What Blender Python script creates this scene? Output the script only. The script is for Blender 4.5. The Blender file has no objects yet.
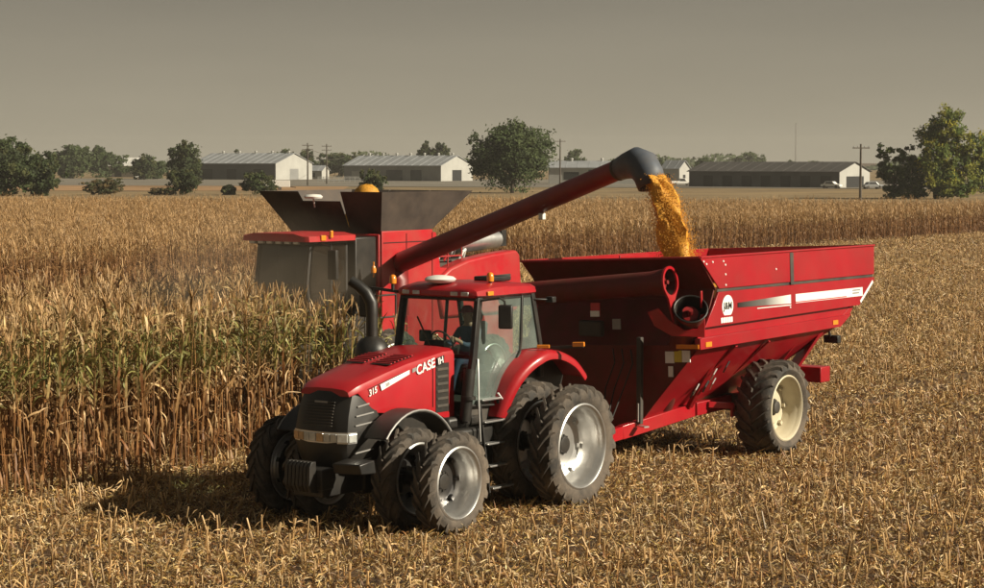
import bpy, bmesh, math, random
import numpy as np
from mathutils import Vector, Matrix, Euler
R = math.radians
rnd = random.Random(7)
nrng = np.random.default_rng(11)
sc = bpy.context.scene
COL = sc.collection

# ------------------------------------------------------------------ camera, world, sun, exposure
CAM_H, FPX, HORIZ = 5.8, 2150.0, 162.0          # photo 984 x 588, focal length in photo pixels
cd = bpy.data.cameras.new('camera'); cam = bpy.data.objects.new('camera', cd); COL.objects.link(cam)
cd.sensor_width = 36.0; cd.lens = 36.0 * FPX / 984.0; cd.clip_start = 0.5; cd.clip_end = 20000
PITCH = math.atan((294.0 - HORIZ) / FPX)
cam.location = (0, 0, CAM_H); cam.rotation_euler = (math.pi / 2 - PITCH, 0, 0)
sc.camera = cam

SUN_EL = R(29); SUN_AZ_VEC = Vector((0.955, -0.295))       # horizontal direction towards the sun
w = bpy.data.worlds.new('World'); sc.world = w; w.use_nodes = True
nt = w.node_tree; nt.nodes.clear()
sky = nt.nodes.new('ShaderNodeTexSky'); sky.sky_type = 'NISHITA'; sky.sun_disc = False
sky.sun_elevation = SUN_EL; sky.sun_rotation = math.atan2(SUN_AZ_VEC.x, SUN_AZ_VEC.y)
sky.air_density = 1.0; sky.dust_density = 4.0; sky.ozone_density = 1.0; sky.altitude = 200
hs = nt.nodes.new('ShaderNodeHueSaturation'); hs.inputs['Saturation'].default_value = 0.10
mul = nt.nodes.new('ShaderNodeMix'); mul.data_type = 'RGBA'; mul.blend_type = 'MULTIPLY'; mul.inputs[0].default_value = 1.0
mul.inputs[7].default_value = (1.0, 0.94, 0.74, 1)
bg = nt.nodes.new('ShaderNodeBackground'); bg.inputs['Strength'].default_value = 0.0535
wo = nt.nodes.new('ShaderNodeOutputWorld')
nt.links.new(sky.outputs[0], hs.inputs['Color']); nt.links.new(hs.outputs[0], mul.inputs[6])
# dusty harvest air: the same warm grey all round the horizon, thinning evenly with height
tcw = nt.nodes.new('ShaderNodeTexCoord'); sep = nt.nodes.new('ShaderNodeSeparateXYZ'); rp = nt.nodes.new('ShaderNodeValToRGB')
nt.links.new(tcw.outputs['Generated'], sep.inputs[0]); nt.links.new(sep.outputs['Z'], rp.inputs[0])
el = rp.color_ramp.elements; el[0].position = 0.0; el[0].color = (5.3, 4.7, 3.45, 1); el[1].position = 0.08; el[1].color = (3.05, 2.76, 2.16, 1)
e_ = el.new(0.25); e_.color = (1.5, 1.42, 1.16, 1); e_ = el.new(1.0); e_.color = (0.75, 0.75, 0.75, 1)
mpw = nt.nodes.new('ShaderNodeMapping'); mpw.inputs['Scale'].default_value = (2.5, 2.5, 16.0); nzw = nt.nodes.new('ShaderNodeTexNoise'); nzw.inputs['Scale'].default_value = 1.6; nzw.inputs['Detail'].default_value = 5
nt.links.new(tcw.outputs['Generated'], mpw.inputs[0]); nt.links.new(mpw.outputs[0], nzw.inputs['Vector'])
mrw = nt.nodes.new('ShaderNodeMapRange'); mrw.inputs[1].default_value = 0.3; mrw.inputs[2].default_value = 0.7; mrw.inputs[3].default_value = 0.955; mrw.inputs[4].default_value = 1.045; nt.links.new(nzw.outputs['Fac'], mrw.inputs[0])
vmw = nt.nodes.new('ShaderNodeVectorMath'); vmw.operation = 'SCALE'; nt.links.new(rp.outputs[0], vmw.inputs[0]); nt.links.new(mrw.outputs[0], vmw.inputs['Scale'])
mixw = nt.nodes.new('ShaderNodeMix'); mixw.data_type = 'RGBA'; mixw.inputs[0].default_value = 0.92
nt.links.new(mul.outputs[2], mixw.inputs[6]); nt.links.new(vmw.outputs[0], mixw.inputs[7])
nt.links.new(mixw.outputs[2], bg.inputs[0]); nt.links.new(bg.outputs[0], wo.inputs[0])

sl = bpy.data.lights.new('sun', 'SUN'); so = bpy.data.objects.new('sun', sl); COL.objects.link(so)
sl.energy = 5.0; sl.angle = R(0.6); sl.color = (1.0, 0.90, 0.71)
sv = Vector((SUN_AZ_VEC.x * math.cos(SUN_EL), SUN_AZ_VEC.y * math.cos(SUN_EL), math.sin(SUN_EL)))
so.rotation_euler = sv.to_track_quat('Z', 'Y').to_euler(); so.location = (40, -10, 60)
vs = sc.view_settings; vs.view_transform = 'Standard'; vs.look = 'None'; vs.exposure = 0.52; vs.gamma = 1.0; vs.use_curve_mapping = False
sc.cycles.use_denoising = True
sc.cycles.max_bounces = 6; sc.cycles.diffuse_bounces = 2; sc.cycles.transparent_max_bounces = 12
sc.cycles.volume_bounces = 0

# ------------------------------------------------------------------ frames
TRO = Vector((-0.0726, 37.066, 0)); TROT = R(-126)
TX = Vector((math.cos(TROT), math.sin(TROT), 0)); TY = Vector((-math.sin(TROT), math.cos(TROT), 0))
def TW(x, y, z=0.0):                       # row / vehicle frame -> world
    return TRO + TX * x + TY * y + Vector((0, 0, z))
def px_dir(x, y):
    d = Vector(((x - 492.0) / FPX, 1.0, (HORIZ - y) / FPX * 1.0))
    return d
def px_at(x, dist):                         # world x for photo column x at world Y = dist
    return (x - 492.0) / FPX * dist
def px_h(y, dist):                          # world z for photo row y at world Y = dist
    return CAM_H - (y - HORIZ) / FPX * dist

# ------------------------------------------------------------------ materials
MATS = {}
def mat(name, col, rough=0.5, metal=0.0, var=0.25, scale=3.0, bump=0.0, bscale=30.0, dust=0.0, dustcol=(0.23, 0.17, 0.105), spec=0.5, objrand=0.0, coat=0.0, vcol=False, transl=0.0):
    m = bpy.data.materials.new(name); m.use_nodes = True; n = m.node_tree.nodes; l = m.node_tree.links
    b = n['Principled BSDF']; b.inputs['Roughness'].default_value = rough; b.inputs['Metallic'].default_value = metal
    b.inputs['Specular IOR Level'].default_value = spec
    if coat: b.inputs['Coat Weight'].default_value = coat; b.inputs['Coat Roughness'].default_value = 0.12
    tc = n.new('ShaderNodeTexCoord')
    nz = n.new('ShaderNodeTexNoise'); nz.inputs['Scale'].default_value = scale; nz.inputs['Detail'].default_value = 4
    l.new(tc.outputs['Object'], nz.inputs['Vector'])
    mr = n.new('ShaderNodeMapRange'); mr.inputs[1].default_value = 0.3; mr.inputs[2].default_value = 0.7
    mr.inputs[3].default_value = 1 - var; mr.inputs[4].default_value = 1 + var
    l.new(nz.outputs['Fac'], mr.inputs[0])
    if vcol:
        src = n.new('ShaderNodeVertexColor'); src.layer_name = 'Col'; csock = src.outputs[0]
    else:
        src = n.new('ShaderNodeRGB'); src.outputs[0].default_value = (*col, 1); csock = src.outputs[0]
    vm = n.new('ShaderNodeVectorMath'); vm.operation = 'SCALE'
    l.new(csock, vm.inputs[0]); l.new(mr.outputs[0], vm.inputs['Scale'])
    last = vm.outputs[0]
    if objrand:
        oi = n.new('ShaderNodeObjectInfo'); r2 = n.new('ShaderNodeMapRange')
        r2.inputs[3].default_value = 1 - objrand; r2.inputs[4].default_value = 1 + objrand
        l.new(oi.outputs['Random'], r2.inputs[0])
        v2 = n.new('ShaderNodeVectorMath'); v2.operation = 'SCALE'; l.new(last, v2.inputs[0]); l.new(r2.outputs[0], v2.inputs['Scale']); last = v2.outputs[0]
    if dust:
        n2 = n.new('ShaderNodeTexNoise'); n2.inputs['Scale'].default_value = 1.7; n2.inputs['Detail'].default_value = 8; n2.inputs['Roughness'].default_value = 0.7
        l.new(tc.outputs['Object'], n2.inputs['Vector'])
        mr2 = n.new('ShaderNodeMapRange'); mr2.inputs[1].default_value = 0.35; mr2.inputs[2].default_value = 0.75; mr2.inputs[4].default_value = dust
        l.new(n2.outputs['Fac'], mr2.inputs[0])
        mx = n.new('ShaderNodeMix'); mx.data_type = 'RGBA'; mx.inputs[7].default_value = (*dustcol, 1)
        l.new(mr2.outputs[0], mx.inputs[0]); l.new(last, mx.inputs[6]); last = mx.outputs[2]
        ra = n.new('ShaderNodeMapRange'); ra.inputs[3].default_value = rough; ra.inputs[4].default_value = min(1, rough + 0.5); ra.inputs[1].default_value = 0; ra.inputs[2].default_value = 1
        l.new(mr2.outputs[0], ra.inputs[0]); l.new(ra.outputs[0], b.inputs['Roughness'])
    l.new(last, b.inputs['Base Color'])
    if bump:
        n3 = n.new('ShaderNodeTexNoise'); n3.inputs['Scale'].default_value = bscale; n3.inputs['Detail'].default_value = 5
        l.new(tc.outputs['Object'], n3.inputs['Vector'])
        bp = n.new('ShaderNodeBump'); bp.inputs['Strength'].default_value = bump; bp.inputs['Distance'].default_value = 0.02
        l.new(n3.outputs['Fac'], bp.inputs['Height']); l.new(bp.outputs[0], b.inputs['Normal'])
    if transl:
        tr = n.new('ShaderNodeBsdfTranslucent'); l.new(last, tr.inputs['Color'])
        ms = n.new('ShaderNodeMixShader'); ms.inputs[0].default_value = transl
        l.new(b.outputs[0], ms.inputs[1]); l.new(tr.outputs[0], ms.inputs[2]); l.new(ms.outputs[0], n['Material Output'].inputs[0])
    MATS[name] = m
    return m
def glass(name, tint, refl_rough=0.02, fac=None):
    m = bpy.data.materials.new(name); m.use_nodes = True; n = m.node_tree.nodes; l = m.node_tree.links
    n.remove(n['Principled BSDF'])
    t = n.new('ShaderNodeBsdfTransparent'); t.inputs[0].default_value = (*tint, 1)
    g = n.new('ShaderNodeBsdfGlossy'); g.inputs['Roughness'].default_value = refl_rough; g.inputs[0].default_value = (0.9, 0.95, 0.95, 1)
    lw = n.new('ShaderNodeLayerWeight'); lw.inputs[0].default_value = 0.5; fr = n.new('ShaderNodeMath'); fr.operation = 'POWER'; fr.inputs[1].default_value = 4.0; l.new(lw.outputs['Facing'], fr.inputs[0])
    ad = n.new('ShaderNodeMath'); ad.operation = 'ADD'; ad.inputs[1].default_value = fac if fac is not None else 0.04; l.new(fr.outputs[0], ad.inputs[0])
    ms = n.new('ShaderNodeMixShader'); l.new(ad.outputs[0], ms.inputs[0]); l.new(t.outputs[0], ms.inputs[1]); l.new(g.outputs[0], ms.inputs[2])
    l.new(ms.outputs[0], n['Material Output'].inputs[0]); MATS[name] = m
    return m
mat('red', (0.37, 0.004, 0.012), 0.32, 0, 0.08, 2, dust=0.16, dustcol=(0.2, 0.09, 0.05), coat=0.35, bump=0.06, bscale=1.5)
mat('cart_red', (0.33, 0.003, 0.011), 0.34, 0, 0.12, 0.9, dust=0.18, dustcol=(0.16, 0.06, 0.035), coat=0.25, bump=0.12, bscale=1.1)
mat('cart_shaded_dusty', (0.15, 0.006, 0.006), 0.5, 0, 0.2, 1.2, dust=0.8, dustcol=(0.075, 0.038, 0.018), bump=0.1, bscale=1.1)  # cart red with the front's shade put into the colour, plus brown dust
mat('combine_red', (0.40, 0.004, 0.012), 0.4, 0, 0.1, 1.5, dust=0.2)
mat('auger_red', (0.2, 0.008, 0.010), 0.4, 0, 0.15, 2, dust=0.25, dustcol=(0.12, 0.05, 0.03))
mat('black', (0.011, 0.011, 0.011), 0.42, 0, 0.3, 4, dust=0.25, dustcol=(0.1, 0.075, 0.05))
mat('dark_grey', (0.035, 0.033, 0.031), 0.55, 0, 0.3, 4, dust=0.55, dustcol=(0.12, 0.09, 0.06))
mat('rubber', (0.022, 0.020, 0.018), 0.8, 0, 0.3, 6, bump=0.3, dust=1.0, dustcol=(0.185, 0.145, 0.11))
mat('silver', (0.72, 0.72, 0.71), 0.3, 0.9, 0.1, 5, dust=0.3)
mat('dark_steel', (0.09, 0.09, 0.095), 0.3, 0.8, 0.2, 5, dust=0.2)
mat('cream', (0.56, 0.5, 0.36), 0.45, 0, 0.08, 4, dust=0.3)
mat('white', (0.75, 0.74, 0.7), 0.5, 0, 0.06, 4, dust=0.15)
mat('decal_white', (0.8, 0.8, 0.77), 0.4, 0, 0.03, 4)
mat('decal_grey', (0.28, 0.27, 0.26), 0.4, 0, 0.05, 4)
mat('decal_black', (0.015, 0.015, 0.015), 0.4, 0, 0.05, 4)
mat('decal_yellow', (0.62, 0.5, 0.06), 0.45, 0, 0.05, 4)
mat('decal_red', (0.55, 0.04, 0.05), 0.45, 0, 0.05, 4)
mat('amber', (0.75, 0.24, 0.02), 0.25, 0, 0.05, 4, spec=0.7)
mat('lens', (0.62, 0.64, 0.62), 0.12, 0.3, 0.2, 14, spec=0.8)
mat('lens_warm', (0.6, 0.42, 0.24), 0.15, 0.3, 0.2, 14, spec=0.8)
mat('spout', (0.06, 0.075, 0.10), 0.55, 0, 0.2, 3, dust=0.3)
mat('tank_grey', (0.05, 0.04, 0.035), 0.6, 0, 0.25, 2, dust=0.5, dustcol=(0.14, 0.1, 0.07))
mat('grain', (0.60, 0.28, 0.025), 0.65, 0, 0.25, 25, bump=0.4, bscale=60, objrand=0.2)
mat('skin', (0.45, 0.26, 0.18), 0.55, 0, 0.1, 9)
mat('shirt', (0.05, 0.07, 0.12), 0.85, 0, 0.2, 8)
mat('jeans', (0.03, 0.045, 0.09), 0.9, 0, 0.2, 8)
mat('cap', (0.3, 0.02, 0.02), 0.8, 0, 0.1, 8)
mat('seat_cloth', (0.03, 0.03, 0.035), 0.9, 0, 0.2, 8)
mat('soil', (0.070, 0.036, 0.013), 0.95, 0, 0.45, 1.3, bump=0.8, bscale=9)
mat('corn', (1, 1, 1), 0.55, 0, 0.25, 9, objrand=0.35, vcol=True, transl=0.18, spec=0.45)
mat('litter', (1, 1, 1), 0.5, 0, 0.25, 12, objrand=0.5, vcol=True, transl=0.12, spec=0.5)
mat('leaf_dark', (1, 1, 1), 0.7, 0, 0.3, 0.6, vcol=True, transl=0.2, spec=0.2)
mat('bark', (0.07, 0.055, 0.04), 0.9, 0, 0.3, 3, bump=0.5)
mat('pole_wood', (0.085, 0.07, 0.055), 0.9, 0, 0.3, 2)
mat('shed_grey', (0.24, 0.24, 0.235), 0.6, 0.2, 0.12, 0.3)
mat('shed_dark', (0.075, 0.075, 0.08), 0.7, 0, 0.15, 0.3)
mat('shed_white', (0.38, 0.375, 0.35), 0.6, 0, 0.08, 0.3)
mat('roof_grey', (0.36, 0.375, 0.39), 0.5, 0.3, 0.12, 0.25)
mat('roof_dark', (0.06, 0.055, 0.052), 0.7, 0, 0.15, 0.25)
mat('door_green', (0.03, 0.09, 0.055), 0.6, 0, 0.1, 1)
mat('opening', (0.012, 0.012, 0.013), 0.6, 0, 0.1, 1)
mat('car_grey', (0.3, 0.31, 0.32), 0.3, 0.4, 0.1, 1)
mat('far_orange', (0.30, 0.17, 0.075), 0.95, 0, 0.25, 0.05)
mat('yard', (0.16, 0.14, 0.11), 0.95, 0, 0.25, 0.05)
mat('grass_far', (0.20, 0.135, 0.06), 0.95, 0, 0.4, 0.05)
glass('glass', (0.86, 0.93, 0.9), 0.02, 0.03)
glass('glass_dark', (0.3, 0.28, 0.25), 0.05, 0.03)
def dusty(name, src_tint, col, amt):
    m = glass(name, src_tint, 0.03, 0.04); n = m.node_tree.nodes; l = m.node_tree.links
    last = n['Material Output'].inputs[0].links[0].from_socket
    df = n.new('ShaderNodeBsdfDiffuse'); df.inputs[0].default_value = (*col, 1); tc = n.new('ShaderNodeTexCoord'); nz = n.new('ShaderNodeTexNoise'); nz.inputs['Scale'].default_value = 2.5; nz.inputs['Detail'].default_value = 6
    l.new(tc.outputs['Object'], nz.inputs['Vector']); mr = n.new('ShaderNodeMapRange'); mr.inputs[1].default_value = 0.3; mr.inputs[2].default_value = 0.7; mr.inputs[3].default_value = amt * 0.6; mr.inputs[4].default_value = amt * 1.3
    l.new(nz.outputs['Fac'], mr.inputs[0]); ms = n.new('ShaderNodeMixShader'); l.new(mr.outputs[0], ms.inputs[0]); l.new(last, ms.inputs[1]); l.new(df.outputs[0], ms.inputs[2]); l.new(ms.outputs[0], n['Material Output'].inputs[0])
dusty('glass_side', (0.82, 0.9, 0.87), (0.40, 0.46, 0.43), 0.15)
dusty('glass_combine', (0.22, 0.21, 0.19), (0.22, 0.17, 0.12), 0.07)

# ------------------------------------------------------------------ mesh builder
class MB:
    def __init__(s): s.v = []; s.f = []; s.c = []
    def add(s, vs, fs, col=None):
        o = len(s.v); s.v += [tuple(v) for v in vs]; s.f += [tuple(i + o for i in f) for f in fs]
        if col is not None: s.c += [col] * len(vs) if not isinstance(col, list) else col
        return s
    def box(s, c, size, rot=None):
        hx, hy, hz = size[0] / 2, size[1] / 2, size[2] / 2
        P = [Vector((x, y, z)) for x in (-hx, hx) for y in (-hy, hy) for z in (-hz, hz)]
        if rot is not None:
            E = rot if isinstance(rot, Matrix) else Euler(rot).to_matrix(); P = [E @ p for p in P]
        P = [p + Vector(c) for p in P]
        return s.add(P, [(0, 1, 3, 2), (4, 6, 7, 5), (0, 4, 5, 1), (2, 3, 7, 6), (0, 2, 6, 4), (1, 5, 7, 3)])
    def span(s, a, b): # box from min corner to max corner
        return s.box([(p + q) / 2 for p, q in zip(a, b)], [abs(q - p) for p, q in zip(a, b)])
    def bar(s, a, b, w, h, up=(0, 0, 1)):
        a = Vector(a); b = Vector(b); d = b - a; L = d.length; d.normalize(); u = Vector(up)
        if abs(d.dot(u)) > 0.98: u = Vector((1, 0, 0))
        sd = d.cross(u).normalized(); u = sd.cross(d)
        return s.box((a + b) / 2, (L, w, h), Matrix((d, sd, u)).transposed())
    def tube(s, path, rad, n=8, cap=True):
        path = [Vector(p) for p in path]; k = len(path)
        rad = rad if isinstance(rad, (list, tuple)) else [rad] * k
        vs = []; fs = []; prev = None
        for i, p in enumerate(path):
            d = (path[min(i + 1, k - 1)] - path[max(i - 1, 0)]).normalized()
            if prev is None:
                a = d.orthogonal().normalized()
            else:
                a = (prev - d * prev.dot(d)).normalized()
            prev = a; b = d.cross(a)
            for j in range(n):
                t = 2 * math.pi * j / n; vs.append(p + (a * math.cos(t) + b * math.sin(t)) * rad[i])
        for i in range(k - 1):
            for j in range(n):
                j2 = (j + 1) % n; fs.append((i * n + j, i * n + j2, (i + 1) * n + j2, (i + 1) * n + j))
        if cap: fs.append(tuple(range(n - 1, -1, -1))); fs.append(tuple((k - 1) * n + j for j in range(n)))
        return s.add(vs, fs)
    def lathe(s, prof, n=32, axis='y', c=(0, 0, 0), close=False):
        vs = []; fs = []; k = len(prof)
        for i in range(n):
            t = 2 * math.pi * i / n
            for r, h in prof:
                p = {'y': (r * math.cos(t), h, r * math.sin(t)), 'z': (r * math.cos(t), r * math.sin(t), h), 'x': (h, r * math.cos(t), r * math.sin(t))}[axis]
                vs.append(Vector(p) + Vector(c))
        kk = k if close else k - 1
        for i in range(n):
            i2 = (i + 1) % n
            for j in range(kk):
                j2 = (j + 1) % k; fs.append((i * k + j, i * k + j2, i2 * k + j2, i2 * k + j))
        return s.add(vs, fs)
    def loft(s, secs, cap=True, closed=True):
        n = len(secs[0]); vs = [p for q in secs for p in q]; fs = []
        for i in range(len(secs) - 1):
            for j in range(n if closed else n - 1):
                j2 = (j + 1) % n; fs.append((i * n + j, i * n + j2, (i + 1) * n + j2, (i + 1) * n + j))
        if cap: fs.append(tuple(range(n - 1, -1, -1))); fs.append(tuple((len(secs) - 1) * n + j for j in range(n)))
        return s.add(vs, fs)
    def prism(s, poly, d): # polygon (3d points) extruded by vector d
        d = Vector(d); a = [Vector(p) for p in poly]; b = [p + d for p in a]; return s.loft([a, b])
    def xf(s, M):
        s.v = [tuple(M @ Vector(v)) for v in s.v]; return s
    def mesh(s, name, m, smooth=35):
        me = bpy.data.meshes.new(name); me.from_pydata(s.v, [], s.f); me.validate()
        bm = bmesh.new(); bm.from_mesh(me); bmesh.ops.recalc_face_normals(bm, faces=bm.faces); bm.to_mesh(me); bm.free()
        if s.c:
            ca = me.color_attributes.new('Col', 'FLOAT_COLOR', 'POINT')
            ca.data.foreach_set('color', np.array([(*c[:3], 1.0) for c in s.c], dtype=np.float32).ravel())
        if m: me.materials.append(MATS[m])
        if smooth:
            me.polygons.foreach_set('use_smooth', [True] * len(me.polygons)); me.set_sharp_from_angle(angle=R(smooth))
        return me
    def obj(s, name, m, parent=None, smooth=35, bevel=0.0):
        o = bpy.data.objects.new(name, s.mesh(name, m, smooth)); COL.objects.link(o)
        if parent: o.parent = parent
        if bevel:
            bv = o.modifiers.new('bevel', 'BEVEL'); bv.width = bevel; bv.segments = 2; bv.limit_method = 'ANGLE'; bv.angle_limit = R(40)
        return o
def tag(o, label=None, cat=None, group=None, kind=None):
    if label: o['label'] = label
    if cat: o['category'] = cat
    if group: o['group'] = group
    if kind: o['kind'] = kind
    return o
def thing(name, label, cat, loc=(0, 0, 0), rz=0, group=None):
    o = bpy.data.objects.new(name, None); COL.objects.link(o); o.location = loc; o.rotation_euler = (0, 0, rz); o.empty_display_size = 0.3
    return tag(o, label, cat, group)
def text_obj(name, body, size, m, parent, loc, ex, ey, depth=0.004, shear=0.0, xscale=1.0):
    cu = bpy.data.curves.new(name, 'FONT'); cu.body = body; cu.size = size; cu.extrude = depth / 2; cu.shear = shear; cu.align_x = 'CENTER'; cu.align_y = 'CENTER'; cu.offset = size * 0.02
    t = bpy.data.objects.new(name, cu); COL.objects.link(t)
    dg = bpy.context.evaluated_depsgraph_get(); me = bpy.data.meshes.new_from_object(t.evaluated_get(dg)); bpy.data.objects.remove(t)
    ex = Vector(ex).normalized(); ey = Vector(ey).normalized(); ez = ex.cross(ey)
    M = Matrix((ex * xscale, ey, ez)).transposed().to_4x4(); M.translation = Vector(loc); me.transform(M)
    me.materials.clear(); me.materials.append(MATS[m])
    o = bpy.data.objects.new(name, me); COL.objects.link(o); o.parent = parent
    return o

# ------------------------------------------------------------------ setting: ground sheets
def sheet(name, poly, z, m, sub=0):
    b = MB(); b.add([(x, y, z) for x, y in poly], [tuple(range(len(poly)))])
    o = b.obj(name, m, None, 0); tag(o, kind='structure'); return o
sheet('ground', [(-6000, -300), (6000, -300), (6000, 9000), (-6000, 9000)], 0.0, 'soil')
sheet('grass_verge', [(-700, 224), (-2, 219), (46, 201), (700, 190), (700, 1500), (-700, 1500)], 0.03, 'grass_far')
sheet('distant_field', [(-600, 430), (-30, 430), (-40, 640), (-600, 900)], 0.08, 'far_orange')
sheet('gravel_yard', [(-190, 560), (60, 470), (160, 430), (300, 440), (300, 620), (-190, 760)], 0.12, 'yard')

# ------------------------------------------------------------------ geometry-nodes stuff helper
def stuff(name, label, cat, pts, rot, scl, idx, protos):
    me = bpy.data.meshes.new(name); me.vertices.add(len(pts)); me.vertices.foreach_set('co', np.asarray(pts, dtype=np.float32).ravel())
    a = me.attributes.new('rot', 'FLOAT_VECTOR', 'POINT'); a.data.foreach_set('vector', np.asarray(rot, dtype=np.float32).ravel())
    a = me.attributes.new('scl', 'FLOAT', 'POINT'); a.data.foreach_set('value', np.asarray(scl, dtype=np.float32))
    a = me.attributes.new('idx', 'INT', 'POINT'); a.data.foreach_set('value', np.asarray(idx, dtype=np.int32))
    o = bpy.data.objects.new(name, me); COL.objects.link(o); tag(o, label, cat, kind='stuff')
    c = bpy.data.collections.new(name + '_pieces')
    for i, pm in enumerate(protos):
        po = bpy.data.objects.new('%s_piece_%02d' % (name, i), pm); c.objects.link(po)
    ng = bpy.data.node_groups.new(name, 'GeometryNodeTree')
    ng.interface.new_socket('Geometry', in_out='INPUT', socket_type='NodeSocketGeometry'); ng.interface.new_socket('Geometry', in_out='OUTPUT', socket_type='NodeSocketGeometry')
    n = ng.nodes; l = ng.links
    gi = n.new('NodeGroupInput'); go = n.new('NodeGroupOutput')
    mp = n.new('GeometryNodeMeshToPoints'); ci = n.new('GeometryNodeCollectionInfo'); ci.inputs['Collection'].default_value = c
    ci.inputs['Separate Children'].default_value = True; ci.inputs['Reset Children'].default_value = True
    ip = n.new('GeometryNodeInstanceOnPoints'); ip.inputs['Pick Instance'].default_value = True
    def attr(nm, ty):
        q = n.new('GeometryNodeInputNamedAttribute'); q.data_type = ty; q.inputs[0].default_value = nm; return q.outputs[0]
    er = n.new('FunctionNodeEulerToRotation')
    l.new(gi.outputs[0], mp.inputs[0]); l.new(mp.outputs[0], ip.inputs['Points']); l.new(ci.outputs[0], ip.inputs['Instance'])
    l.new(attr('idx', 'INT'), ip.inputs['Instance Index']); l.new(attr('rot', 'FLOAT_VECTOR'), er.inputs[0]); l.new(er.outputs[0], ip.inputs['Rotation'])
    l.new(attr('scl', 'FLOAT'), ip.inputs['Scale']); l.new(ip.outputs[0], go.inputs[0])
    md = o.modifiers.new('scatter', 'NODES'); md.node_group = ng
    return o

# ------------------------------------------------------------------ corn plants
def lerp(a, b, t): return tuple(x + (y - x) * t for x, y in zip(a, b))
TAN = (0.34, 0.19, 0.072); PALE = (0.62, 0.42, 0.215); BROWN = (0.20, 0.075, 0.022); GREEN = (0.12, 0.145, 0.03); OLIVE = (0.22, 0.21, 0.055); STALK = (0.25, 0.11, 0.036)
def leaf_mb(r, z0, az, L, wd, rise, droop, col, seg=5, tw=1.1, crumple=0.22):
    b = MB(); p = Vector((0, 0, z0)); d = Vector((math.cos(az), math.sin(az), 0)); ang = rise; pts = []
    tws = r.uniform(-tw, tw); tw0 = r.uniform(-0.3, 0.3)
    for i in range(seg + 1):
        t = i / seg; pts.append((p.copy(), ang, t)); st = L / seg
        p = p + (d * math.cos(ang) + Vector((0, 0, 1)) * math.sin(ang)) * st
        ang -= droop / seg * (0.5 + 1.2 * t) + r.gauss(0, crumple); ang = max(ang, -1.5)
        d = Matrix.Rotation(r.uniform(-0.25, 0.25), 3, 'Z') @ d
    vs = []; fs = []; cs = []
    side0 = Vector((-math.sin(az), math.cos(az), 0))
    for i, (q, a, t) in enumerate(pts):
        ww = wd * (0.55 + 0.9 * t if t < 0.4 else 0.91 * (1 - (t - 0.4) / 0.6) ** 0.7 + 0.02)
        tg = tw0 + tws * t * 2; sd = (Matrix.Rotation(tg, 3, Vector((math.cos(az), math.sin(az), 0.3)).normalized()) @ side0) * ww / 2
        vs += [q - sd, q + sd]; c = lerp(col, PALE, 0.25 * t) if i % 2 else col; cs += [c, c]
    for i in range(seg): fs.append((2 * i, 2 * i + 1, 2 * i + 3, 2 * i + 2))
    b.add(vs, fs, cs); return b
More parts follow.
